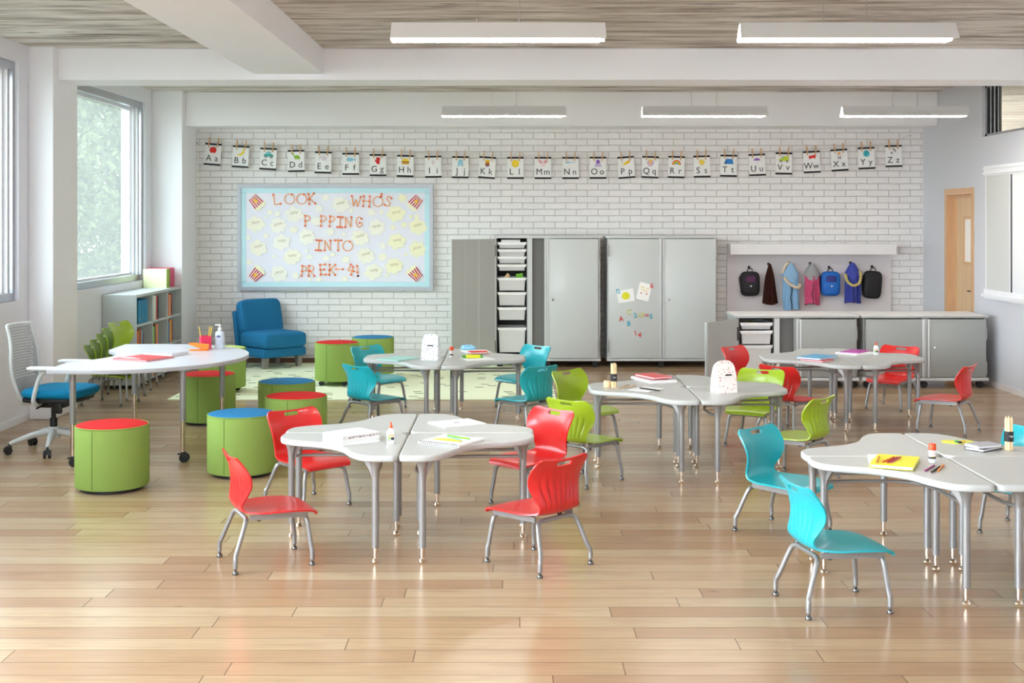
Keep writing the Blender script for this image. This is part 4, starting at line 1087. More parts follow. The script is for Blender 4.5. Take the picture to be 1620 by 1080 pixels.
# ------------------------------------------------------------------ bulletin board
BD = YB - .045
def bp(u, v):                                       # place on the board -> x, z
    return onwall(370 + u / 4.909, 280 + v / 4.909, BD)
bx0, bzt = onwall(376, 292, BD); bx1, bzb = onwall(685, 459, BD)
t = thing('bulletin_board', 'framed bulletin board with popcorn cutouts and orange letters on the brick wall', 'bulletin board', (bx0, BD, bzb))
BW, BH = bx1 - bx0, bzt - bzb
f = MB(); fw = .042
f.box(0, BW, -.012, .044, 0, fw); f.box(0, BW, -.012, .044, BH - fw, BH); f.box(0, fw, -.012, .044, fw, BH - fw); f.box(BW - fw, BW, -.012, .044, fw, BH - fw)
f.build('frame', mat('board_frame_grey', (182, 186, 194), .35, .3), t, smooth=0)
MB().box(fw, BW - fw, .004, .044, fw, BH - fw).build('backing_paper', mat('lilac_white_paper', (240, 240, 250), .8), t, smooth=0)
b = MB().use(mat('aqua_border_paper', (204, 240, 248), .8))
def scallop(x0, z0, x1, z1, wd, nx, nz):
    L = math.hypot(x1 - x0, z1 - z0); n = int(L / .042); dx, dz = (x1 - x0) / L, (z1 - z0) / L; p = [(x0, z0)]
    q = [(x0 + dx * L * k / (n * 6) + nx * (wd + .012 * abs(math.sin(PI * k / 6))), z0 + dz * L * k / (n * 6) + nz * (wd + .012 * abs(math.sin(PI * k / 6)))) for k in range(n * 6 + 1)]
    b.prism([(x0, z0)] + q + [(x1, z1)], 0, .004, TR(0, .003, 0) @ UP)
wd = .052
scallop(fw, fw, BW - fw, fw, wd, 0, 1); scallop(fw, BH - fw, BW - fw, BH - fw, wd, 0, -1); scallop(fw, fw + wd, fw, BH - fw - wd, wd, 1, 0); scallop(BW - fw, fw + wd, BW - fw, BH - fw - wd, wd, -1, 0)
b.build('scalloped_border', None, t, smooth=0)
PAPERS = [mat('popcorn_paper_%d' % k, c, .8) for k, c in enumerate([(250, 247, 230), (250, 248, 236), (251, 248, 214), (250, 248, 238)])]
INK = mat('pale_brown_ink', (196, 180, 140), .8)
rnd = random.Random(21)
def loc(u, v):
    x, z = bp(u, v); return x - bx0, z - bzb
def popcorn(u, v, r, big):
    x, z = loc(u, v); n = rnd.choice((6, 8, 7)) if big else 5; ph = rnd.uniform(0, 6); rr = r / 4.909 / (2000 / BD)
    p = [(rr * (1 + .24 * abs(math.sin(n * .5 * a + ph)) - .16 + .09 * math.sin(2 * a + ph)) * math.cos(a) * 1.06, rr * (1 + .24 * abs(math.sin(n * .5 * a + ph)) - .16 + .06 * math.cos(3 * a)) * math.sin(a) * .96) for a in [2 * PI * k / 48 for k in range(48)]]
    m = PAPERS[2 if u > 1180 else rnd.choice((0, 1, 3))]
    o = MB().prism(p, 0, .006, UP).build('popcorn_cutout', m, t, smooth=0); o.location = (x, .002, z)
    b = MB()
    if big:
        b.tube([(rr * (-.5 + k * .1), -.0065, rr * (.08 + .16 * math.sin(k * 1.9 + ph) * (1 if k % 3 else 1.5) + .02 * k)) for k in range(11)], .0028, 5)
        if 'k': b.build('handwriting', INK, o, smooth=0)
for u, v in ((470, 290), (170, 365), (345, 375), (190, 550), (372, 505), (455, 620), (352, 750), (568, 465), (830, 215), (980, 470), (1110, 390), (1260, 285), (1265, 500), (1430, 385), (1425, 560), (1025, 610), (1245, 690), (1085, 735)): popcorn(u, v, 62, True)
for u, v, r in ((715, 160, 26), (660, 245, 30), (280, 275, 20), (340, 285, 20), (250, 455, 22), (465, 408, 28), (115, 470, 20), (120, 660, 22), (1310, 165, 30), (1070, 275, 28), (910, 260, 18), (1145, 270, 18), (750, 425, 28), (855, 445, 16), (1320, 370, 22), (1375, 305, 14), (1420, 305, 16), (1235, 390, 18), (1155, 535, 24), (1335, 600, 12), (565, 570, 16), (590, 620, 22), (720, 630, 24), (770, 600, 18), (870, 640, 28), (1155, 620, 32), (480, 765, 26), (660, 795, 20), (860, 790, 24), (590, 795, 14), (1190, 760, 14), (315, 615, 14), (250, 315, 12), (640, 345, 36)): popcorn(u, v, r, False)
def popbox(u, v, an, side):
    x, z = loc(u, v); o = MB().use(M_WHITE).prism([(-.055, -.075), (.055, -.075), (.072, .06), (-.072, .06)], 0, .010, UP).build('popcorn_box', None, t, smooth=0)
    o.location = (x, .0, z); o.rotation_euler = (0, R(an), 0)
    b = MB()
    for k in range(5):
        a = -.9 + k * .42
        b.prism([(.055 * a - .0, -.074), (.055 * (a + .22), -.074), (.072 * (a + .22), .059), (.072 * a, .059)], 0, .002, TR(0, -.010, 0) @ UP)
    b.build('red_stripes', C(206, 44, 60), o, smooth=0)
    MB().prism([(.022 * math.cos(a) * (1 + .25 * math.sin(5 * a)), .026 * math.sin(a) * (1 + .25 * math.sin(5 * a)) - .01) for a in [2 * PI * k / 30 for k in range(30)]], 0, .002, TR(0, -.0125, 0) @ UP).build('yellow_badge', C(250, 196, 70), o, smooth=0)
    b = MB()
    for k in range(5): b.prism(circle(-.055 + k * .027, .068 + .014 * (k % 2), .026, n=14), 0, .004 + .0008 * k, TR(0, -.002, 0) @ UP)
    b.build('popcorn_heap', PAPERS[2], o, smooth=0)
popbox(175, 190, 138, 1); popbox(1412, 195, -140, 1); popbox(172, 755, 42, 1); popbox(1408, 755, -42, 1)
ORA, ORB = mat('orange_letter', (250, 178, 122), .7), mat('orange_red_dot', (240, 112, 62), .7)
GL = {'L': [[(0, 1), (0, 0), (.75, 0)]], 'K': [[(0, 0), (0, 1)], [(.7, 1), (0, .45)], [(.12, .5), (.75, 0)]], 'W': [[(-.1, 1), (.2, 0), (.45, .7), (.75, 0), (1.0, 1)]], 'H': [[(0, 0), (0, 1)], [(.75, 0), (.75, 1)], [(0, .5), (.75, .5)]],
      'S': [[(.7, .85), (.5, 1), (.2, .98), (.1, .75), (.35, .55), (.6, .38), (.6, .12), (.3, 0), (.0, .12)]], 'P': [[(.0, 0), (.0, 1)], [(0, 1), (.4, 1), (.62, .8), (.45, .52), (0, .48)]], 'I': [[(.35, 0), (.35, 1)], [(.05, 1), (.65, 1)], [(.05, 0), (.65, 0)]],
      'N': [[(0, 0), (0, 1), (.7, 0), (.7, 1)]], 'G': [[(.75, .82), (.5, 1), (.2, .95), (0, .5), (.2, .05), (.5, 0), (.75, .2), (.75, .42), (.48, .42)]], 'T': [[(.4, 0), (.4, 1)], [(0, 1), (.8, 1)]], 'R': [[(.0, 0), (.0, 1)], [(0, 1), (.4, 1), (.62, .8), (.45, .52), (0, .48)], [(.2, .48), (.7, 0)]],
      'E': [[(0, 0), (0, 1)], [(0, 1), (.65, 1)], [(0, .5), (.5, .5)], [(0, 0), (.65, 0)]], '-': [[(0, .5), (.85, .5)]], '4': [[(.3, 1), (0, .38), (.8, .38)], [(.6, .8), (.5, 0)]], '!': [[(.2, 1), (.25, .35)], [(.3, .0), (.31, .01)]], "'": [[(.1, 1), (.05, .78)]]}
def board_letter(ch, u, v, h=78, w_=62, tilt=0):
    x, z = loc(u, v); k = 1 / 4.909 / (2000 / BD); hh, ww = h * k, w_ * k; b = MB().use(ORA); dots = []
    if ch == 'O':
        r = [(math.cos(a) * ww * .62, -.004, math.sin(a) * hh * .5) for a in [2 * PI * q / 32 for q in range(33)]]; b.tube(r, .0055, 6, cap=False); dots = [(.3 * ww, .44 * hh)]
    else:
        for st in GL[ch]:
            p = [((a - .38) * ww, -.004, (c - .5) * hh) for a, c in st]; [b.tube([p[q], p[q + 1]], .0062, 6) for q in range(len(p) - 1)]; dots += [(p[0][0], p[0][2]), (p[-1][0], p[-1][2])]
    b.use(ORB)
    for dx, dz in sorted({(round(q[0], 4), round(q[1], 4)) for q in dots}): b.prism(circle(dx, dz, .013, n=12), 0, .006, TR(0, -.004, 0) @ UP)
    o = b.build('letter', None, t, smooth=0); o.location = (x, .002, z); o.rotation_euler = (0, R(tilt), 0)
for ch, u, v, tl in (('L', 335, 172, -8), ('O', 432, 170, 0), ('O', 525, 170, 0), ('K', 605, 168, -6), ('W', 942, 190, 6), ('H', 1030, 188, 4), ('O', 1118, 190, 0), ("'", 1165, 170, 0), ('S', 1200, 190, 8),
                     ('P', 578, 340, 0), ('P', 700, 342, 2), ('P', 768, 345, 4), ('I', 826, 350, 4), ('N', 890, 350, 2), ('G', 970, 350, -4), ('I', 660, 530, 4), ('N', 728, 530, 2), ('T', 808, 530, 0), ('O', 883, 535, 0),
                     ('P', 552, 730, 4), ('R', 605, 728, 2), ('E', 695, 718, -4), ('K', 765, 720, 2), ('-', 818, 715, 0), ('4', 908, 718, 8), ('!', 968, 728, 0)): board_letter(ch, u, v, 78, 62, tl)

# ------------------------------------------------------------------ alphabet cards on a line
AD = YB - .06
RED_, YEL, GRN, BLU, PUR, ORG, PNK, LPK, GRY, BRN, TEA, LBL, SKN, BLK = [C(*c) for c in ((226, 34, 30), (246, 214, 40), (150, 200, 50), (36, 128, 206), (142, 96, 186), (240, 160, 50), (238, 160, 180), (244, 218, 222), (218, 212, 218), (150, 90, 50), (74, 178, 170), (150, 206, 228), (240, 196, 150), (30, 26, 28))]
def el(b, m, x, z, rx, rz=None, ly=0, a0=0, a1=2 * PI, n=22, rot=0):
    p = circle(0, 0, rx, rz, n, a0, a1); c, s = math.cos(R(rot)), math.sin(R(rot))
    b.use(m).prism([(x + px * c - pz * s, z + px * s + pz * c) for px, pz in p], 0, .0015, TR(0, -.0045 - .0012 * ly, 0) @ UP)
def pg(b, m, pts, ly=0): b.use(m).prism(pts, 0, .0015, TR(0, -.0045 - .0012 * ly, 0) @ UP)
def rc(b, m, x0, x1, z0, z1, ly=0): pg(b, m, [(x0, z0), (x1, z0), (x1, z1), (x0, z1)], ly)
def picture(ch, b):
    Z = .052
    if ch == 'A': el(b, RED_, -.016, Z, .026, .036); el(b, RED_, .016, Z, .026, .036, 1); rc(b, BRN, -.003, .003, Z + .03, Z + .046, 2); el(b, GRN, .014, Z + .04, .012, .005, 2)
    elif ch == 'B': pg(b, YEL, [tuple(p)[:2] for p in spline([(-.045, Z - .03, 0), (-.01, Z - .02, 0), (.018, Z + .005, 0), (.03, Z + .045, 0), (.042, Z + .04, 0), (.042, Z + .0, 0), (.02, Z - .03, 0), (-.02, Z - .042, 0)], 5, True)])
    elif ch == 'C': pg(b, TEA, [(-.055, Z - .025), (.06, Z - .025), (.06, Z + .0), (.035, Z + .008), (.025, Z + .036), (-.02, Z + .036), (-.035, Z + .008), (-.055, Z + .003)]); rc(b, LBL, -.022, .0, Z + .01, Z + .029, 1); rc(b, LBL, .005, .022, Z + .01, Z + .029, 1); [el(b, m_, x, Z - .028, r, None, l) for x in (-.03, .036) for m_, r, l in ((BLK, .016, 1), (WHT, .008, 2))]
    elif ch == 'D': el(b, GRN, .01, Z - .005, .034, .022); pg(b, GRN, [(-.05, Z + .04), (-.03, Z + .042), (-.012, Z + .0), (.0, Z - .02), (-.02, Z - .01), (-.035, Z + .022), (-.05, Z + .026)], 1); rc(b, GRN, -.012, .004, Z - .036, Z - .01, 1); rc(b, GRN, .02, .036, Z - .036, Z - .01, 1); pg(b, GRN, [(.03, Z + .005), (.055, Z - .03), (.03, Z - .022)], 1)
    elif ch == 'E': el(b, GRY, .01, Z, .036, .024); el(b, GRY, -.03, Z + .008, .02, .02, 1); el(b, LPK, -.022, Z + .006, .012, .015, 2); rc(b, GRY, -.006, .006, Z - .036, Z, 1); rc(b, GRY, .026, .038, Z - .036, Z, 1); pg(b, GRY, [(-.048, Z), (-.042, Z - .03), (-.05, Z - .03), (-.055, Z + .002)], 1)
    elif ch == 'F': el(b, LBL, -.008, Z, .045, .024); pg(b, LBL, [(.03, Z), (.066, Z + .022), (.058, Z), (.066, Z - .022)], 1); el(b, BLU, -.036, Z + .006, .004, None, 1)
    elif ch == 'G': rc(b, RED_, -.018, .02, Z - .04, Z + .008); [el(b, RED_, -.014 + .011 * k, Z + .02 + .004 * (k == 1), .007, .024, 1, rot=4 - 6 * k) for k in range(4)]; el(b, RED_, -.026, Z - .004, .008, .02, 1, rot=30)
    elif ch == 'H': el(b, YEL, 0, Z + .004, .045, .034, 0, 0, PI); rc(b, BRN, -.045, .045, Z - .008, Z + .003, 1); rc(b, GRN, -.047, .047, Z - .013, Z - .008, 1); rc(b, ORG, -.042, .042, Z - .032, Z - .013, 1); rc(b, RED_, -.043, .043, Z + .002, Z + .005, 2)
    elif ch == 'I': pg(b, LPK, [(-.018, Z), (.018, Z), (0, Z - .042)]); el(b, WHT2, 0, Z + .012, .022)
    elif ch == 'J': pg(b, LBL, [(-.024, Z + .038), (.024, Z + .038), (.034, Z - .04), (.008, Z - .04), (0, Z + .008), (-.008, Z - .04), (-.034, Z - .04)])
    elif ch == 'K': el(b, ORG, 0, Z + .012, .024, .03); rc(b, YEL, -.024, .024, Z + .024, Z + .042, 1); pg(b, PUR, [(-.034, Z - .03), (.034, Z - .03), (0, Z - .044)], 1); rc(b, ORG, -.026, .026, Z - .03, Z, 0); el(b, BRN, 0, Z - .018, .026, .008, 1)
    elif ch == 'L': el(b, YEL, 0, Z, .046); el(b, ORG, 0, Z - .002, .03, None, 1); el(b, YEL, 0, Z - .003, .027, None, 2)
    elif ch == 'M': el(b, LPK, 0, Z - .01, .03, .028); el(b, PNK, -.03, Z + .022, .02, .018, 1); el(b, PNK, .03, Z + .022, .02, .018, 1)
    elif ch == 'N': rc(b, LBL, -.055, .06, Z + .012, Z + .018); el(b, LBL, -.035, Z + .014, .03, .010, 1)
    elif ch == 'O': el(b, PUR, 0, Z + .018, .024, .028); [el(b, C(206, 186, 226), -.03 + .02 * k, Z - .022, .011, .022, 1, rot=-24 + 16 * k) for k in range(4)]
    elif ch == 'P': pg(b, YEL, [(-.05, Z - .03), (.0, Z + .02), (.055, Z + .03), (.04, Z + .0), (.0, Z - .02)]); pg(b, ORG, [(.0, Z + .018), (.05, Z + .036), (.058, Z + .026)], 1); [el(b, ORG, x, Z + y, .006, None, 1) for x, y in ((-.02, -.006), (.01, .004), (.03, .014))]
    elif ch == 'Q': el(b, C(216, 190, 226), 0, Z - .002, .042, .04); el(b, SKN, 0, Z, .022, .026, 1); pg(b, YEL, [(-.024, Z + .024), (-.024, Z + .045), (-.01, Z + .034), (0, Z + .048), (.01, Z + .034), (.024, Z + .045), (.024, Z + .024)], 2)
    elif ch == 'R':
        for k, m_ in enumerate((RED_, ORG, YEL, GRN, BLU)):
            r0, r1 = .054 - .008 * k, .046 - .008 * k; pg(b, m_, circle(0, Z - .026, r0, r0 * 1.1, 16, 0, PI) + circle(0, Z - .026, r1, r1 * 1.1, 16, 0, PI)[::-1], 0)
    elif ch == 'S':
        el(b, YEL, 0, Z, .026)
        for k in range(10):
            a = 2 * PI * k / 10; c, s = math.cos(a), math.sin(a); pg(b, YEL, [(c * .03 - s * .006, Z + s * .03 + c * .006), (c * .03 + s * .006, Z + s * .03 - c * .006), (c * .048, Z + s * .048)], 0)
    elif ch == 'T': pg(b, BLU, [(-.06, Z - .032), (.058, Z - .032), (.045, Z + .03), (-.032, Z + .03)]); pg(b, C(24, 92, 160), [(-.06, Z - .032), (-.02, Z - .032), (-.032, Z + .03)], 1)
    elif ch == 'U': el(b, PUR, 0, Z + .0, .038, .032, 0, 0, PI); rc(b, GRY, -.0015, .0015, Z - .038, Z, 1); el(b, GRY, .006, Z - .036, .007, .005, 1)
    elif ch == 'V': pg(b, C(196, 214, 50), [(-.06, Z - .024), (.06, Z - .024), (.06, Z + .032), (-.02, Z + .036), (-.034, Z + .008), (-.06, Z + .002)]); rc(b, LBL, -.03, -.008, Z + .01, Z + .028, 1); [el(b, m_, x, Z - .026, r, None, l) for x in (-.036, .04) for m_, r, l in ((C(90, 90, 90), .014, 1), (GRY, .006, 2))]
    elif ch == 'W': pg(b, RED_, [(-.034, Z - .014), (.046, Z + .0), (.052, Z + .036), (-.038, Z + .02)]); el(b, GRY, -.02, Z - .02, .010, None, 1); el(b, RED_, .034, Z - .008, .008, None, 1); pg(b, GRY, [(-.06, Z - .034), (-.036, Z - .012), (-.038, Z - .016), (-.058, Z - .038)], 1)
    elif ch == 'X': el(b, SKN, 0, Z + .022, .014, .016); el(b, ORG, 0, Z + .034, .018, .010, 1); rc(b, WHT2, -.014, .014, Z - .012, Z + .01, 0); rc(b, BLK, -.016, -.006, Z - .04, Z - .012, 1); rc(b, BLK, .006, .016, Z - .04, Z - .012, 1); rc(b, SKN, -.03, -.014, Z - .002, Z + .006, 1); rc(b, SKN, .014, .03, Z - .002, Z + .006, 1)
    elif ch == 'Y': el(b, C(56, 180, 190), 0, Z + .004, .038, .040); el(b, C(86, 200, 206), .02, Z - .02, .018, .012, 1)
    elif ch == 'Z': el(b, WHT2, -.01, Z, .03, .024); el(b, BLK, -.026, Z - .016, .010, .008, 1); pg(b, BLK, [(-.02, Z + .036), (.0, Z + .04), (.016, Z + .03), (.03, Z + .0), (.024, Z - .004), (.006, Z + .024)], 1); el(b, BRN, .006, Z + .03, .012, .006, 2)
WHT = M_WHITE; WHT2 = C(234, 230, 232)
WORD = dict(A='red apple', B='yellow banana', C='teal car', D='lime dinosaur', E='pale elephant', F='light blue fish', G='red glove', H='yellow hamburger', I='very faint ice cream', J='light blue jeans', K='orange and yellow king', L='round yellow lemon slice', M='faint pink mouse',
            N='thin pale blue needle', O='purple octopus', P='slice of pizza', Q='lilac queen', R='rainbow', S='yellow sun', T='blue tent', U='purple umbrella', V='lime van', W='red wagon', X='tiny figure in black boots', Y='teal ball of yarn', Z='black and white zebra')
CARDS = [('A', 336.7, 244.0, 4.5), ('B', 380.7, 247.6, 3.2), ('C', 424.3, 251.2, 3), ('D', 468.7, 254.4, -1), ('E', 511.3, 256.8, 1.5), ('F', 554.7, 259, 0), ('G', 598, 261, 0), ('H', 641.3, 262.4, 1.5), ('I', 685.3, 263.6, -1), ('J', 728.3, 264.3, .6), ('K', 770.7, 264.9, 4), ('L', 815.3, 265.4, 0), ('M', 859, 265.5, 0),
         ('N', 902.7, 265.5, 0), ('O', 946, 265.2, 0), ('P', 990.7, 264.6, -4), ('Q', 1028.7, 264.2, 2.2), ('R', 1070, 264.1, 1.6), ('S', 1110.3, 263.2, -1.6), ('T', 1152.7, 262, 1), ('U', 1197.7, 260.6, -2.4), ('V', 1240, 258.4, .8), ('W', 1284.3, 256, -2.6), ('X', 1328, 253, -4), ('Y', 1370.7, 250, -2.4), ('Z', 1413.7, 246.7, -1.8)]
line_pts = []
pin = MB(); pin.box(-.006, .006, -.016, -.006, -.045, .075); pin.box(-.006, .006, .002, .010, -.045, .075); pin.box(-.0075, .0075, -.018, .011, .018, .026); pinme = pin.build('clothespin', M_PIN, smooth=0)
firstpin = True
for ch, px, py, an in CARDS:
    X, Z = onwall(px, py, AD)
    t = thing('alphabet_card', 'white alphabet card lettered %s %s with a %s' % (ch, ch.lower(), WORD[ch]), 'card', (X, AD, Z), 0, 'alphabet cards on the line'); t.rotation_euler = (0, R(an), 0)
    MB().box(-.100, .100, -.003, 0, -.130, .130).build('paper', M_WHITE, t, smooth=0)
    for a_ in (.112, -.136): MB().box(-.102, .102, -.006, .003, a_, a_ + .022).build('black_strip', M_BIND, t, smooth=0)
    b = MB(); picture(ch, b); b.build('picture', None, t, smooth=0)
    b = MB()
    vs, fs = glyphs(ch, .105, .0008); x0 = min(v[0] for v in vs); x1 = max(v[0] for v in vs); b.add([(v[0] - (x0 + x1) / 2 - .046, v[1] - .082, v[2]) for v in vs], fs, TR(0, -.0042, 0) @ UP)
    vs, fs = glyphs(ch.lower(), .105, .0008); x0 = min(v[0] for v in vs); x1 = max(v[0] for v in vs); b.add([(v[0] - (x0 + x1) / 2 + .048, v[1] - .082, v[2]) for v in vs], fs, TR(0, -.0042, 0) @ UP)
    b.build('lettering', BLK, t, smooth=0)
    for s, wd_ in ((-1, 'left'), (1, 'right')):
        o = pinme if firstpin else pinme.copy()
        if not firstpin: COL.objects.link(o)
        firstpin = False
        a = R(an); lx, lz = s * .052, .128
        o.location = (X + lx * math.cos(a) + lz * math.sin(a), AD, Z - lx * math.sin(a) + lz * math.cos(a)); o.rotation_euler = (0, a + R(3 * s + 2), 0)
        tag(o, 'wooden clothespin at the %s corner of the %s %s card' % (wd_, ch, ch.lower()), 'clothespin', 'clothespins on the line')
        line_pts.append((o.location.x, AD + .0, o.location.z + .03))
x0, z0 = onwall(310, 226, AD); x1, z1 = onwall(1442, 214, AD); x2, z2 = onwall(1440, 240, AD)
line_pts = [(x0, YB - .01, z0)] + line_pts + [(x1 - .06, AD, z1 + .0), (x1, YB - .02, z1 - .02), (x1 + .02, YB - .015, z2)]
tag(MB().tube(line_pts, .0018, 6).build('string_line', mat('pale_string', (214, 208, 198), .8)), 'thin pale string holding up the alphabet cards along the brick wall', 'string')
for k, (x, z) in enumerate(((x0, z0), (x1, z1))):
    o = tag(MB().lathe([(.008, 0), (.012, .004), (.006, .016), (0, .018)], 12, TR(x, YB, z, 0, PI / 2)).build('wall_pin', M_STEEL), 'small pin holding the %s end of the card string' % ('A a' if k == 0 else 'Z z'), 'pin')

# ------------------------------------------------------------------ papers and magnets on the tall cabinet
MD = 14.975
def magnet(ch, px, py, colr, an, lab, size=.085):
    X, Z = onwall(px, py, MD); b = MB(); ctext(b, ch, size, .005, UP)
    me = b.build('letter_magnet', C(*colr, rough=.35), smooth=0); me.location = (X, MD - .004, Z); me.rotation_euler = (0, R(an), 0); tag(me, lab, 'magnet', 'letter magnets')
cy, rd_, ye = (40, 172, 200), (224, 56, 52), (222, 216, 80)
magnet('C', 995, 493, ye, 10, 'yellow letter C magnet on the tall cabinet door'); magnet('2', 1004.8, 498.5, cy, -6, 'blue digit 2 magnet starting the sum on the cabinet door'); magnet('+', 1010.8, 498.4, ye, 0, 'yellow plus magnet in the sum on the cabinet door', .06)
magnet('3', 1016, 498, ye, 12, 'yellow digit 3 magnet in the sum on the cabinet door'); magnet('=', 1023.2, 498.6, rd_, 0, 'red equals magnet in the sum on the cabinet door'); magnet('5', 1030, 500, cy, 4, 'blue digit 5 magnet ending the sum on the cabinet door')
magnet('A', 982.6, 504, rd_, -8, 'red letter A magnet on the cabinet door'); magnet('B', 995, 511.7, cy, 6, 'blue letter B magnet on the cabinet door'); magnet('1', 1005, 526.5, rd_, -14, 'red digit 1 magnet low on the cabinet door'); magnet('4', 1011.6, 529.3, rd_, 6, 'red digit 4 magnet low on the cabinet door')
magnet('0', 977.6, 460.6, cy, -30, 'blue digit 0 magnet pinning the yellow circle drawing', .09); magnet('6', 1031, 451.6, rd_, 10, 'red digit 6 magnet pinning the faint drawing', .09)
X, Z = onwall(990, 467.9, MD)
t = thing('drawing', 'white sheet with a yellow circle on the tall cabinet door', 'drawing', (X, MD, Z)); t.rotation_euler = (0, R(-8.5), 0)
MB().box(-.098, .098, -.0015, .0015, -.075, .075).build('paper', M_WHITE, t, smooth=0); MB().prism(circle(0, 0, .047, .045, 30), 0, .0008, TR(0, -.0015, 0) @ UP).build('yellow_circle', C(226, 222, 36), t, smooth=0)
X, Z = onwall(1019, 461.4, MD)
t = thing('drawing', 'upright white sheet with faint red and tan marks on the tall cabinet door', 'drawing', (X, MD, Z)); t.rotation_euler = (0, R(14), 0)
MB().box(-.075, .075, -.0015, .0015, -.102, .102).build('paper', M_WHITE, t, smooth=0)
b = MB(); b.use(C(232, 140, 140))
for x, z in ((-.03, -.025), (.035, -.022)): b.prism([(x - .016, z + .01), (x + .016, z + .01), (x, z - .012)], 0, .0006, TR(0, -.0015, 0) @ UP)
b.use(C(240, 220, 170))
for x, z in ((-.03, .05), (.03, .045), (-.02, .02), (.02, .012)): b.prism([(x - .02, z - .008), (x + .02, z - .008), (x + .02, z + .008), (x - .02, z + .008)], 0, .0006, TR(0, -.0015, 0) @ UP)
b.build('faint_marks', None, t, smooth=0)

# ------------------------------------------------------------------ things on the tables
TZ, KZ = .5556, .7025
def rect(px, z):
    p = [Vector(at(x, y, z)) for x, y in px]; c = sum(p, Vector((0, 0))) / 4
    e = (p[1] - p[0] + p[2] - p[3]) / 2; f = (p[3] - p[0] + p[2] - p[1]) / 2
    return c.x, c.y, e.length, f.length, math.atan2(e.y, e.x)
def sheet(name, label, cat, px, z, th, m, parts=(), group=None):
    x, y, w_, h, a = rect(px, z); t = thing(name, label, cat, (x, y, z), a, group)
    MB().box(-w_ / 2, w_ / 2, -h / 2, h / 2, 0, th).build('paper', m, t, smooth=0); return t, w_, h
def book(name, label, cat, x, y, z, w_, h, th, a, cover, group=None, pages=M_WHITE):
    t = thing(name, label, cat, (x, y, z), a, group); c = .003
    b = MB(); b.box(-w_ / 2, w_ / 2, -h / 2, h / 2, 0, c); b.box(-w_ / 2, w_ / 2, -h / 2, h / 2, th - c, th); b.box(-w_ / 2, -w_ / 2 + c, -h / 2, h / 2, c, th - c); b.build('cover', cover, t, smooth=0)
    MB().box(-w_ / 2 + c, w_ / 2 - .004, -h / 2 + .004, h / 2 - .004, c, th - c).build('pages', pages, t, smooth=0); return t
def bookpx(name, label, cat, px, z, th, cover, group=None, pages=M_WHITE):
    x, y, w_, h, a = rect(px, z + th); return book(name, label, cat, x, y, z, w_, h, th, a, cover, group, pages), w_, h
def glue_bottle(label, px, py, a):
    x, y = at(px, py, TZ); t = thing('glue_bottle', label, 'glue', (x, y, TZ), a, 'glue bottles')
    def sq(rx, ry, z, n=24): return [(math.copysign(abs(math.cos(q)) ** .6, math.cos(q)) * rx, math.copysign(abs(math.sin(q)) ** .6, math.sin(q)) * ry, z) for q in [2 * PI * k / n for k in range(n)]]
    MB().loft([sq(.020, .012, 0), sq(.0225, .0145, .004), sq(.0225, .0145, .058), sq(.020, .0125, .070), sq(.010, .009, .080), sq(.009, .009, .084)]).build('bottle_body', M_WHITEP, t, smooth=50)
    MB().lathe([(.010, .084), (.010, .092), (.0065, .097), (.0045, .112), (.002, .118), (0, .118)], 16).build('orange_cap', C(236, 84, 30, .35), t, smooth=50)
    b = MB(); b.use(C(250, 170, 90)).box(-.014, .014, -.0155, -.0142, .042, .050); b.use(C(150, 196, 80)).box(-.017, -.003, -.0155, -.0142, .026, .038); b.use(BLK).box(-.001, .016, -.0156, -.0142, .022, .036); b.box(-.015, -.006, -.0155, -.0142, .019, .023)
    b.build('label_print', None, t, smooth=0)
def glue_stick(label, px, py):
    x, y = at(px, py, TZ); t = thing('glue_stick', label, 'glue', (x, y, TZ), 0, 'glue sticks')
    MB().lathe([(.0175, 0), (.0185, .003), (.0185, .012), (.0175, .013), (.0175, .062)], 24).build('barrel', M_WHITEP, t, smooth=50)
    MB().lathe([(.0188, .062), (.0188, .090), (.0165, .094), (0, .094)], 24).build('orange_cap', C(232, 78, 26, .35), t, smooth=50)
    MB().lathe([(.01765, .020), (.01765, .030)], 24, cap=False).build('black_band', BLK, t, smooth=50)
    b = MB(); b.use(C(236, 150, 130)); ctext(b, 'GS', .012, .0003, TR(0, -.0178, .048) @ UP) if False else b.box(-.006, .006, -.0180, -.0170, .045, .050); b.use(C(226, 200, 60)).box(-.010, .004, -.0182, -.0165, .031, .035); b.build('label_print', None, t, smooth=0)
def pencil_mesh(b, L, r, m_body, m_tip, T):
    b.use(m_body).lathe([(r, 0), (r, L - .014)], 6, T); b.use(M_PENCILW).lathe([(r, L - .014), (r * .35, L - .003)], 6, T, cap=False); b.use(m_tip).lathe([(r * .35, L - .003), (0, L)], 6, T, cap=False)
def pencil_bundle(label, px, py, h):
    x, y = at(px, py, TZ); t = thing('pencil_bundle', label, 'pencils', (x, y, TZ), R(10), 'banded bundles of wooden pencils')
    spots = [(0, 0)] + [(.0150 * math.cos(R(60 * k)), .0150 * math.sin(R(60 * k))) for k in range(6)]
    for k, (a, c) in enumerate(spots):
        b = MB(); pencil_mesh(b, h - .004 * (k % 2), .0078, M_PENCILW, M_PENCILW, TR(a, c, 0)); b.build('pencil', None, t, smooth=30)
    MB().lathe([(.0235, h * .26), (.0235, h * .56)], 32, cap=False).build('black_band', mat('black_band', (34, 32, 32), .6), t, smooth=50)
    b = MB(); b.box(-.012, .010, -.0242, -.0236, h * .42, h * .435); b.box(-.004, .008, -.0242, -.0236, h * .385, h * .393); b.build('band_print', M_WHITE, t, smooth=0)
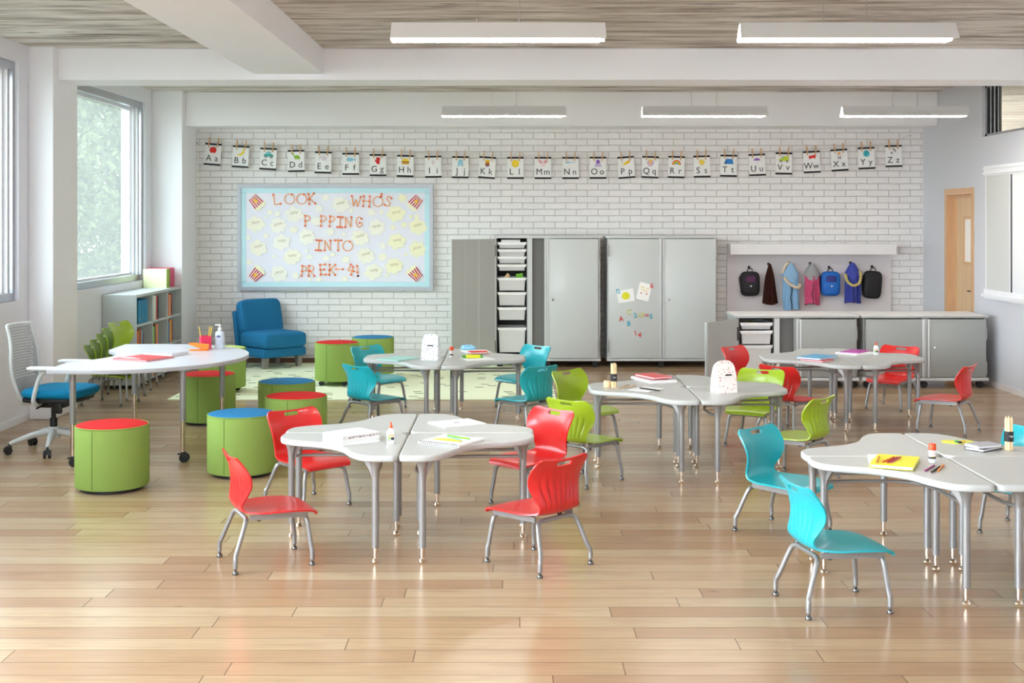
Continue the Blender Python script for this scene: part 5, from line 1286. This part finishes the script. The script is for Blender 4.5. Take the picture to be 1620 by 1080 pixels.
def loose_pencil(name, label, p0, p1, z, m, r=.0042, group='loose coloured pencils', tip=None):
    a, b_ = Vector(at(*p0, z + r)), Vector(at(*p1, z + r)); L = (b_ - a).length; an = math.atan2(b_.y - a.y, b_.x - a.x)
    t = thing(name, label, 'pencil', (a.x, a.y, z + r), an, group); T = TR(0, 0, 0, 0, 0, PI / 2)
    if tip is None:
        b = MB().lathe([(r, 0), (r, L)], 10, T); b.build('barrel', m, t); return t
    MB().lathe([(r, 0), (r, L - .016)], 6, T).build('barrel', m, t, smooth=0); b = MB(); b.use(M_PENCILW).lathe([(r, L - .016), (r * .35, L - .004)], 6, T, cap=False); b.use(tip).lathe([(r * .35, L - .004), (0, L)], 6, T, cap=False); b.build('sharpened_tip', None, t, smooth=0); return t
def paper_bag(label, px, py, w_, d_, h, m, a, dots):
    x, y = at(px, py, TZ); t = thing('lunch_bag', label, 'bag', (x, y, TZ), a, 'patterned paper lunch bags')
    def ring(kx, ky, z): return [(-w_ / 2 * kx, -d_ / 2 * ky, z), (w_ / 2 * kx, -d_ / 2 * ky, z), (w_ / 2 * kx, d_ / 2 * ky, z), (-w_ / 2 * kx, d_ / 2 * ky, z)]
    MB().loft([ring(.98, .97, 0), ring(1, 1, .01), ring(.97, .85, h * .55), ring(.92, .55, h * .82), ring(.88, .26, h * .92), ring(.84, .10, h * .95)]).build('bag_body', m, t, smooth=0)
    p = [(w_ * .36 * math.cos(q), h * .94 + .05 * h * math.sin(q) * 1.6) for q in [PI * k / 16 for k in range(17)]] + [(-.020 * math.cos(q) * -1 * -1, h * .945 + .018 * math.sin(q)) for q in [PI * k / 10 for k in range(11)]]
    MB().tube([(w_ * .36 * math.cos(q), 0, h * .93 + .06 * h * math.sin(q)) for q in [PI * k / 16 for k in range(17)]], [.010] * 17, 8).build('rolled_handle', m, t, smooth=50)
    MB().box(-.026, .026, -.006, 0, -.003, .006, TR(.006, -d_ / 2 * .87, h * .58, R(0)), r=.002).build('dark_clasp', BLK, t)
    return t
# front cluster
o, w_, h_ = bookpx('book', 'larger white book under another white book, next to the glue bottle', 'book', [(522, 688), (575, 682), (598, 691), (530, 699)], TZ, .026, M_WHITE, 'white books')
x, y, w2, h2, a2 = rect([(513, 684), (570, 677), (600, 684), (537, 692)], TZ + .046); o2 = book('book', 'upper white book with scribbled spine on the front left desk', 'book', x, y, TZ + .026, w2, h2, .024, a2 + .06, M_WHITE, 'white books')
b = MB()
for k in range(9): b.box(-w2 / 2 + .04 + k * .022, -w2 / 2 + .04 + k * .022 + .015, -h2 / 2 - .0008, -h2 / 2 + .001, .008 + .002 * (k % 3), .015)
b.build('spine_print', C(150, 120, 122), o2, smooth=0)
b = MB()
for k in range(7): b.box(-w2 * .3 + k * .028, -w2 * .3 + k * .028 + .02, -.01 + .02 * (k % 3), -.004 + .02 * (k % 3), .0238, .0246)
b.build('cover_print', C(150, 150, 152), o2, smooth=0)
glue_bottle('white glue bottle with orange tip on the front cluster of desks', 618.5, 701.5, R(8))
o, w_, h_ = sheet('paper_sheets', 'small sheaf of white printed papers on the back desk of the front cluster', 'paper', [(698, 677.6), (683, 668.2), (742, 663), (767, 670.4)][1:] + [(698, 677.6)], TZ, .006, M_WHITE)
b = MB(); b.box(-.02, .02, -.01, .006, .006, .0068); b.build('dark_print', C(96, 84, 130), o, smooth=0)
b = MB(); [b.box(-w_ * .35, w_ * .3, -h_ * .35 + k * .03, -h_ * .35 + k * .03 + .004, .006, .0066) for k in range(5)]; b.build('text_lines', C(206, 206, 208), o, smooth=0)
nbq = [(661.5, 697), (727.4, 705.2), (764.4, 692.6), (703.7, 687.2)]
o, w_, h_ = bookpx('spiral_notebook', 'white spiral notebook carrying a yellow protractor on the front right desk', 'notebook', nbq, TZ, .012, M_WHITE)
b = MB()
for k in range(20):
    xx = -w_ / 2 + .012 + k * (w_ - .024) / 19; b.tube([(xx + .0, -h_ / 2 + .006 + .008 * math.cos(q), .006 + .009 * math.sin(q)) for q in [2 * PI * i / 10 for i in range(11)]], .0016, 5, cap=False)
b.build('spiral_binding', BLK, o)
xx, yy, ww, hh, aa = rect(nbq, TZ + .012)
def on_note(lx, ly): return xx + lx * math.cos(aa) - ly * math.sin(aa), yy + lx * math.sin(aa) + ly * math.cos(aa)
X, Y = on_note(-.005, -.045); p = MB().prism(circle(0, 0, .088, .072, 24, 0, PI) + circle(0, .016, .022, .018, 8, 0, PI)[::-1] if False else circle(0, 0, .088, .072, 24, 0, PI), 0, .002).build('protractor', C(240, 220, 40, .3), smooth=0)
p.location = (X, Y, TZ + .0125); p.rotation_euler = (0, 0, aa); tag(p, 'yellow half round protractor lying on the spiral notebook', 'protractor')
X, Y = on_note(-.01, .04); p = MB().box(-.075, .075, -.011, .011, 0, .0022).build('ruler', C(150, 196, 226, .3), smooth=0); p.location = (X, Y, TZ + .0125); p.rotation_euler = (0, 0, aa - .50); tag(p, 'short light blue ruler lying across the spiral notebook', 'ruler')
loose_pencil('pen', 'green pen lying along the far edge of the spiral notebook', (708, 688.8), (743, 693.8), TZ + .0125, C(112, 176, 40, .35), .0046, 'pens', None)
# cluster by the tall cabinets
bookpx('notebook', 'thin mint notebook on the desk beside the white flecked bag', 'notebook', [(603.7, 567.4), (628.9, 570.6), (663.7, 564.6), (622, 562.6)], TZ, .010, C(166, 214, 204))
b = kids([o for o in bpy.data.objects if o.get('label', '').startswith('thin mint')][0])[0]
paper_bag('white lunch bag with grey flecks on the desk by the rug', 682, 569, .150, .10, .215, dotted_material('grey_flecks', (238, 240, 244), (120, 128, 146), 46, .20), R(-14), None)
glue_stick('glue stick with orange cap on the desks by the tall cabinet', 714.4, 565.2)
sheet('paper_sheets', 'white sheet under the red book on the desks by the tall cabinet', 'paper', [(730, 555), (741, 559.5), (776, 557), (766, 553)], TZ, .004, M_WHITE)
bookpx('book', 'red book lying near the blue tissue on the far desk', 'book', [(745.5, 555.5), (749, 558), (768, 555.5), (764, 553.4)], TZ + .004, .016, C(222, 58, 40))
t = thing('tissue', 'crumpled light blue tissue on the far desk by the tall cabinet', 'tissue', (*at(741, 553.5, TZ), TZ)); rn = random.Random(4); m = MB(); m.super((0, 0, .022), (.07, .04, .022), .8, 10, 18); m.v = [(x * rn.uniform(.8, 1.15), y * rn.uniform(.8, 1.15), max(0, z * rn.uniform(.7, 1.2))) for x, y, z in m.v]; m.build('crumpled_paper', C(150, 206, 236), t, smooth=0)
sheet('paper_sheets', 'white sheet under the yellow and green marker box', 'paper', [(730, 567), (744, 571.5), (780, 568), (766, 564)], TZ, .004, M_WHITE)
X, Y = at(748, 566.5, TZ); t = thing('marker_box', 'yellow marker box with green ends on white paper', 'box', (X, Y, TZ + .004), R(8)); MB().box(-.062, .062, -.03, .03, 0, .026, r=.003).build('box_body', C(226, 226, 30, .4), t); b = MB(); b.box(-.09, -.062, -.028, .028, .001, .024, r=.003); b.box(.062, .086, -.028, .028, .001, .024, r=.003); b.build('green_end', C(74, 160, 56, .4), t)
# middle cluster
pencil_bundle('bundle of bare wooden pencils in a black band, beside the small wooden block', 971, 612.6, .176)
X, Y = at(960.5, 612.3, TZ); tag(MB().lathe([(.024, 0), (.025, .002), (.025, .045), (.024, .047)], 24).build('wooden_block', M_PENCILW, loc=(X, Y, TZ)), 'short round wooden block beside the banded pencils', 'block')
for k, (p0, p1) in enumerate((((977, 614), (995, 607.8)), ((985, 614.2), (1002, 609)), ((990, 612.5), (1006, 609.6)))): loose_pencil('wooden_stick', ('thin wooden stick nearest the banded pencils', 'middle one of three thin wooden sticks on the desk', 'thin wooden stick farthest from the banded pencils')[k], p0, p1, TZ, M_PENCILW, .0032, 'thin wooden sticks')
bookpx('binder', 'white binder under the red notebook on the middle desks', 'binder', [(1003.5, 595.5), (1035, 604.5), (1066, 599.8), (1034, 592.3)], TZ, .016, M_WHITE)
x, y, w_, h_, a_ = rect([(1009, 593.4), (1038, 600), (1062, 596.5), (1033, 590.6)], TZ + .016); book('notebook', 'blue notebook between the white binder and the red notebook', 'notebook', x, y, TZ + .016, w_, h_, .008, a_ - .05, C(60, 160, 200))
x, y, w_, h_, a_ = rect([(1007, 591.6), (1037, 598), (1061, 594.8), (1031, 589.2)], TZ + .036); o = book('notebook', 'red notebook on top of the white binder', 'notebook', x, y, TZ + .024, w_, h_, .014, a_, C(222, 40, 48, .4))
sheet('paper_sheets', 'white sheet with a black pen on it on the middle desks', 'paper', [(997.8, 616.3), (1024.5, 620.7), (1054, 614), (1014, 611.8)], TZ, .002, M_WHITE)
loose_pencil('pen', 'black pen lying on the white sheet of the middle desks', (1012.6, 613.6), (1043, 617.6), TZ + .002, BLK, .005, 'pens')
paper_bag('white lunch bag with pink dots on the middle desks', 1145, 620.5, .150, .11, .215, dotted_material('pink_dots', (248, 240, 236), (206, 130, 122), 52, .24), R(24), None)
# cluster by the low cabinets
bookpx('notebook', 'white notebook with red edge under the blue one', 'notebook', [(1268, 568), (1306, 571.2), (1314, 568.2), (1280, 565)], TZ, .012, C(226, 70, 70))
bookpx('notebook', 'light blue notebook on the desks before the low cabinet', 'notebook', [(1264.4, 564.2), (1299, 567), (1324, 562), (1284, 559)], TZ + .012, .016, C(88, 176, 222, .4))
bookpx('binder', 'white binder under the magenta folder', 'binder', [(1330, 557), (1362.5, 561), (1381, 556.5), (1346, 553)], TZ, .012, M_WHITE)
x, y, w_, h_, a_ = rect([(1330, 556), (1361, 558.2), (1374, 553.6), (1346, 552)], TZ + .02); book('folder', 'magenta folder on the desks before the low cabinet', 'folder', x, y, TZ + .012, w_, h_, .008, a_, C(186, 48, 166, .4))
glue_bottle('white glue bottle with orange tip on the desks before the low cabinet', 1386, 560.8, R(-10))
# right front cluster
o, w_, h_ = sheet('paper_sheets', 'white sheet with lime print under the yellow pad', 'paper', [(1360.5, 732.5), (1400, 735.5), (1425, 721), (1387, 720.5)], TZ, .003, M_WHITE)
b = MB()
for k in range(4):
    for q in range(3): b.box(-w_ / 2 + .01 + k * .03, -w_ / 2 + .028 + k * .03, -h_ / 2 + .01 + q * .05, -h_ / 2 + .035 + q * .05, .003, .0036)
b.build('lime_print', C(206, 224, 120), o, smooth=0)
ypq = [(1372.8, 733.2), (1441.4, 738.2), (1458.8, 722.6), (1392.4, 717.6)]
bookpx('yellow_pad', 'bright yellow pad with coloured pencils on it', 'pad', ypq, TZ + .003, .018, C(250, 238, 20, .45))
for k, (c, p0, p1, lab) in enumerate(((C(226, 140, 60), (1386.6, 731.6), (1391, 721), 'tan pencil crossing the near edge of the yellow pad'), (C(226, 110, 40), (1396, 730.3), (1416, 722), 'orange pencil on the yellow pad'), (C(190, 50, 60), (1403.6, 731.2), (1421, 722.2), 'dark red pencil on the yellow pad'), (C(196, 64, 120), (1409, 731.0), (1425.5, 721.8), 'pink pencil on the yellow pad'))):
    loose_pencil('coloured_pencil', lab, p0, p1, TZ + .021, c, .0042, 'loose coloured pencils', c)
glue_stick('glue stick with orange cap beside the yellow pad', 1474.9, 731.4)
for c, p0, p1, lab in ((C(176, 70, 140), (1463, 744.4), (1479.4, 734.8), 'magenta pencil on the desk before the glue stick'), (BLK, (1473.6, 746.4), (1488.4, 736.8), 'black pencil on the desk before the glue stick'), (C(240, 150, 70), (1483.8, 744.4), (1493.8, 734), 'orange pencil on the desk before the glue stick')):
    loose_pencil('coloured_pencil', lab, p0, p1, TZ, c, .0045, 'loose coloured pencils', c)
p = MB().slab([(math.cos(q) * .085, math.sin(q) * .045 * (1 + .2 * math.sin(3 * q))) for q in [2 * PI * k / 28 for k in range(28)]], 0, .006, .001).build('sticker_sheet', C(232, 230, 60, .5), smooth=0)
X, Y = at(1515, 699.5, TZ); p.location = (X, Y, TZ); tag(p, 'lime yellow sticker sheet beside the grey notebook', 'sticker sheet')
for k, (px, py, c, lab) in enumerate(((1514, 701.5, (40, 140, 90), 'green eraser on the sticker sheet'), (1518.5, 702.6, (40, 40, 60), 'black eraser on the sticker sheet'), (1524, 701.6, (240, 190, 60), 'orange eraser on the sticker sheet'))):
    X, Y = at(px, py, TZ); o = MB().box(-.012, .012, -.008, .008, 0, .010, r=.003).build('eraser', C(*c)); o.location = (X, Y, TZ + .006); o.rotation_euler = (0, 0, .4 * k); tag(o, lab, 'eraser', 'small erasers')
bookpx('notebook', 'black notebook with white pages under the grey one', 'notebook', [(1529, 706.5), (1560, 711.2), (1582, 704), (1553, 699.5)], TZ, .016, C(26, 26, 30))
x, y, w_, h_, a_ = rect([(1528.5, 701), (1549, 706), (1584, 702), (1561, 697)], TZ + .032); book('notebook', 'grey notebook on top of a black one', 'notebook', x, y, TZ + .016, w_, h_, .016, a_, C(176, 174, 180))
pencil_bundle('bundle of wooden pencils in a black band, by the grey notebook', 1596, 711.5, .176)

# ------------------------------------------------------------------ things on the crescent table
bookpx('folder', 'red folder with white patches on the crescent table', 'folder', [(189.6, 566.2), (243, 570.4), (264, 562.8), (213.5, 560.2)], KZ, .012, C(222, 52, 60, .4))
o = [q for q in bpy.data.objects if q.get('label', '').startswith('red folder')][0]
b = MB(); b.box(-.13, -.02, -.11, -.06, .0121, .0126); b.box(-.02, .06, -.115, -.09, .0121, .0126); b.build('white_patch', M_WHITE, o, smooth=0)
bookpx('book', 'pale grey book behind the red folder on the crescent table', 'book', [(236, 557.3), (283, 560.2), (287, 555.0), (243, 553.5)], KZ, .022, C(214, 210, 216))
X, Y = at(315, 554.5, KZ); t = thing('stapler', 'bright orange stapler on the crescent table', 'stapler', (X, Y, KZ), R(182))
m = C(246, 134, 32, .35)
MB().box(-.075, .075, -.018, .018, 0, .012, r=.004).build('stapler_base', m, t)
b = MB(); b.prism([(-.078, .014), (-.020, .016), (.080, .052), (.082, .062), (.045, .066), (-.078, .052)], -.017, .017, UP); b.build('stapler_arm', m, t, smooth=0)
X, Y = at(325, 551.5, KZ); t = thing('pencil_cup', 'square pink cup holding yellow pencils, between the stapler and the pump bottle', 'pencil cup', (X, Y, KZ), R(24))
b = MB(); q = .041; b.box(-q, q, -q, -q + .003, 0, .105); b.box(-q, q, q - .003, q, 0, .105); b.box(-q, -q + .003, -q + .003, q - .003, 0, .105); b.box(q - .003, q, -q + .003, q - .003, 0, .105); b.box(-q + .003, q - .003, -q + .003, q - .003, 0, .003); b.build('cup_body', C(232, 44, 92, .4), t, smooth=0)
for k, (a, c, tx, ty) in enumerate(((-.024, .0, 3, -8), (.014, .01, -4, 7), (.02, -.012, 2, 10))):
    X2, Y2 = X + a * math.cos(R(24)) - c * math.sin(R(24)), Y + a * math.sin(R(24)) + c * math.cos(R(24)); o = thing('pencil', ('yellow pencil leaning to the near corner of the pink cup', 'middle yellow pencil in the pink cup', 'yellow pencil in the pink cup closest to the pump bottle')[k], 'pencil', (X2, Y2, KZ + .005), 0, 'pencils in the cup'); o.rotation_euler = (R(tx), R(ty), 0)
    b = MB(); pencil_mesh(b, .185, .004, C(240, 200, 70, .4), BLK, TR()); b.build('barrel', None, o, smooth=0)
X, Y = at(348, 551, KZ); t = thing('pump_bottle', 'clear hand sanitizer pump bottle on the crescent table', 'bottle', (X, Y, KZ), R(-10))
def sq(rx, ry, z, n=28): return [(math.copysign(abs(math.cos(a)) ** .7, math.cos(a)) * rx, math.copysign(abs(math.sin(a)) ** .7, math.sin(a)) * ry, z) for a in [2 * PI * k / n for k in range(n)]]
MB().loft([sq(.034, .024, 0), sq(.038, .027, .006), sq(.038, .027, .118), sq(.033, .023, .136), sq(.014, .013, .146), sq(.013, .013, .15)]).build('bottle_body', mat('clear_gel_plastic', (232, 238, 246), .15, trans=.4), t, smooth=50)
b = MB(); b.lathe([(.016, .15), (.016, .168), (.006, .17), (.006, .186), (.013, .188), (.012, .196)], 18); b.box(-.042, .004, -.006, .006, .188, .197, r=.003); b.build('pump_head', M_WHITEP, t)
b = MB(); b.use(C(72, 84, 130)); b.prism(circle(0, .10, .018, .009, 16) , 0, .001, TR(0, -.0272, 0) @ UP); b.use(C(176, 186, 206)); [b.box(-.024, .022, -.0282, -.0268, .028 + k * .011, .032 + k * .011) for k in range(5)]; b.build('label_print', None, t, smooth=0)
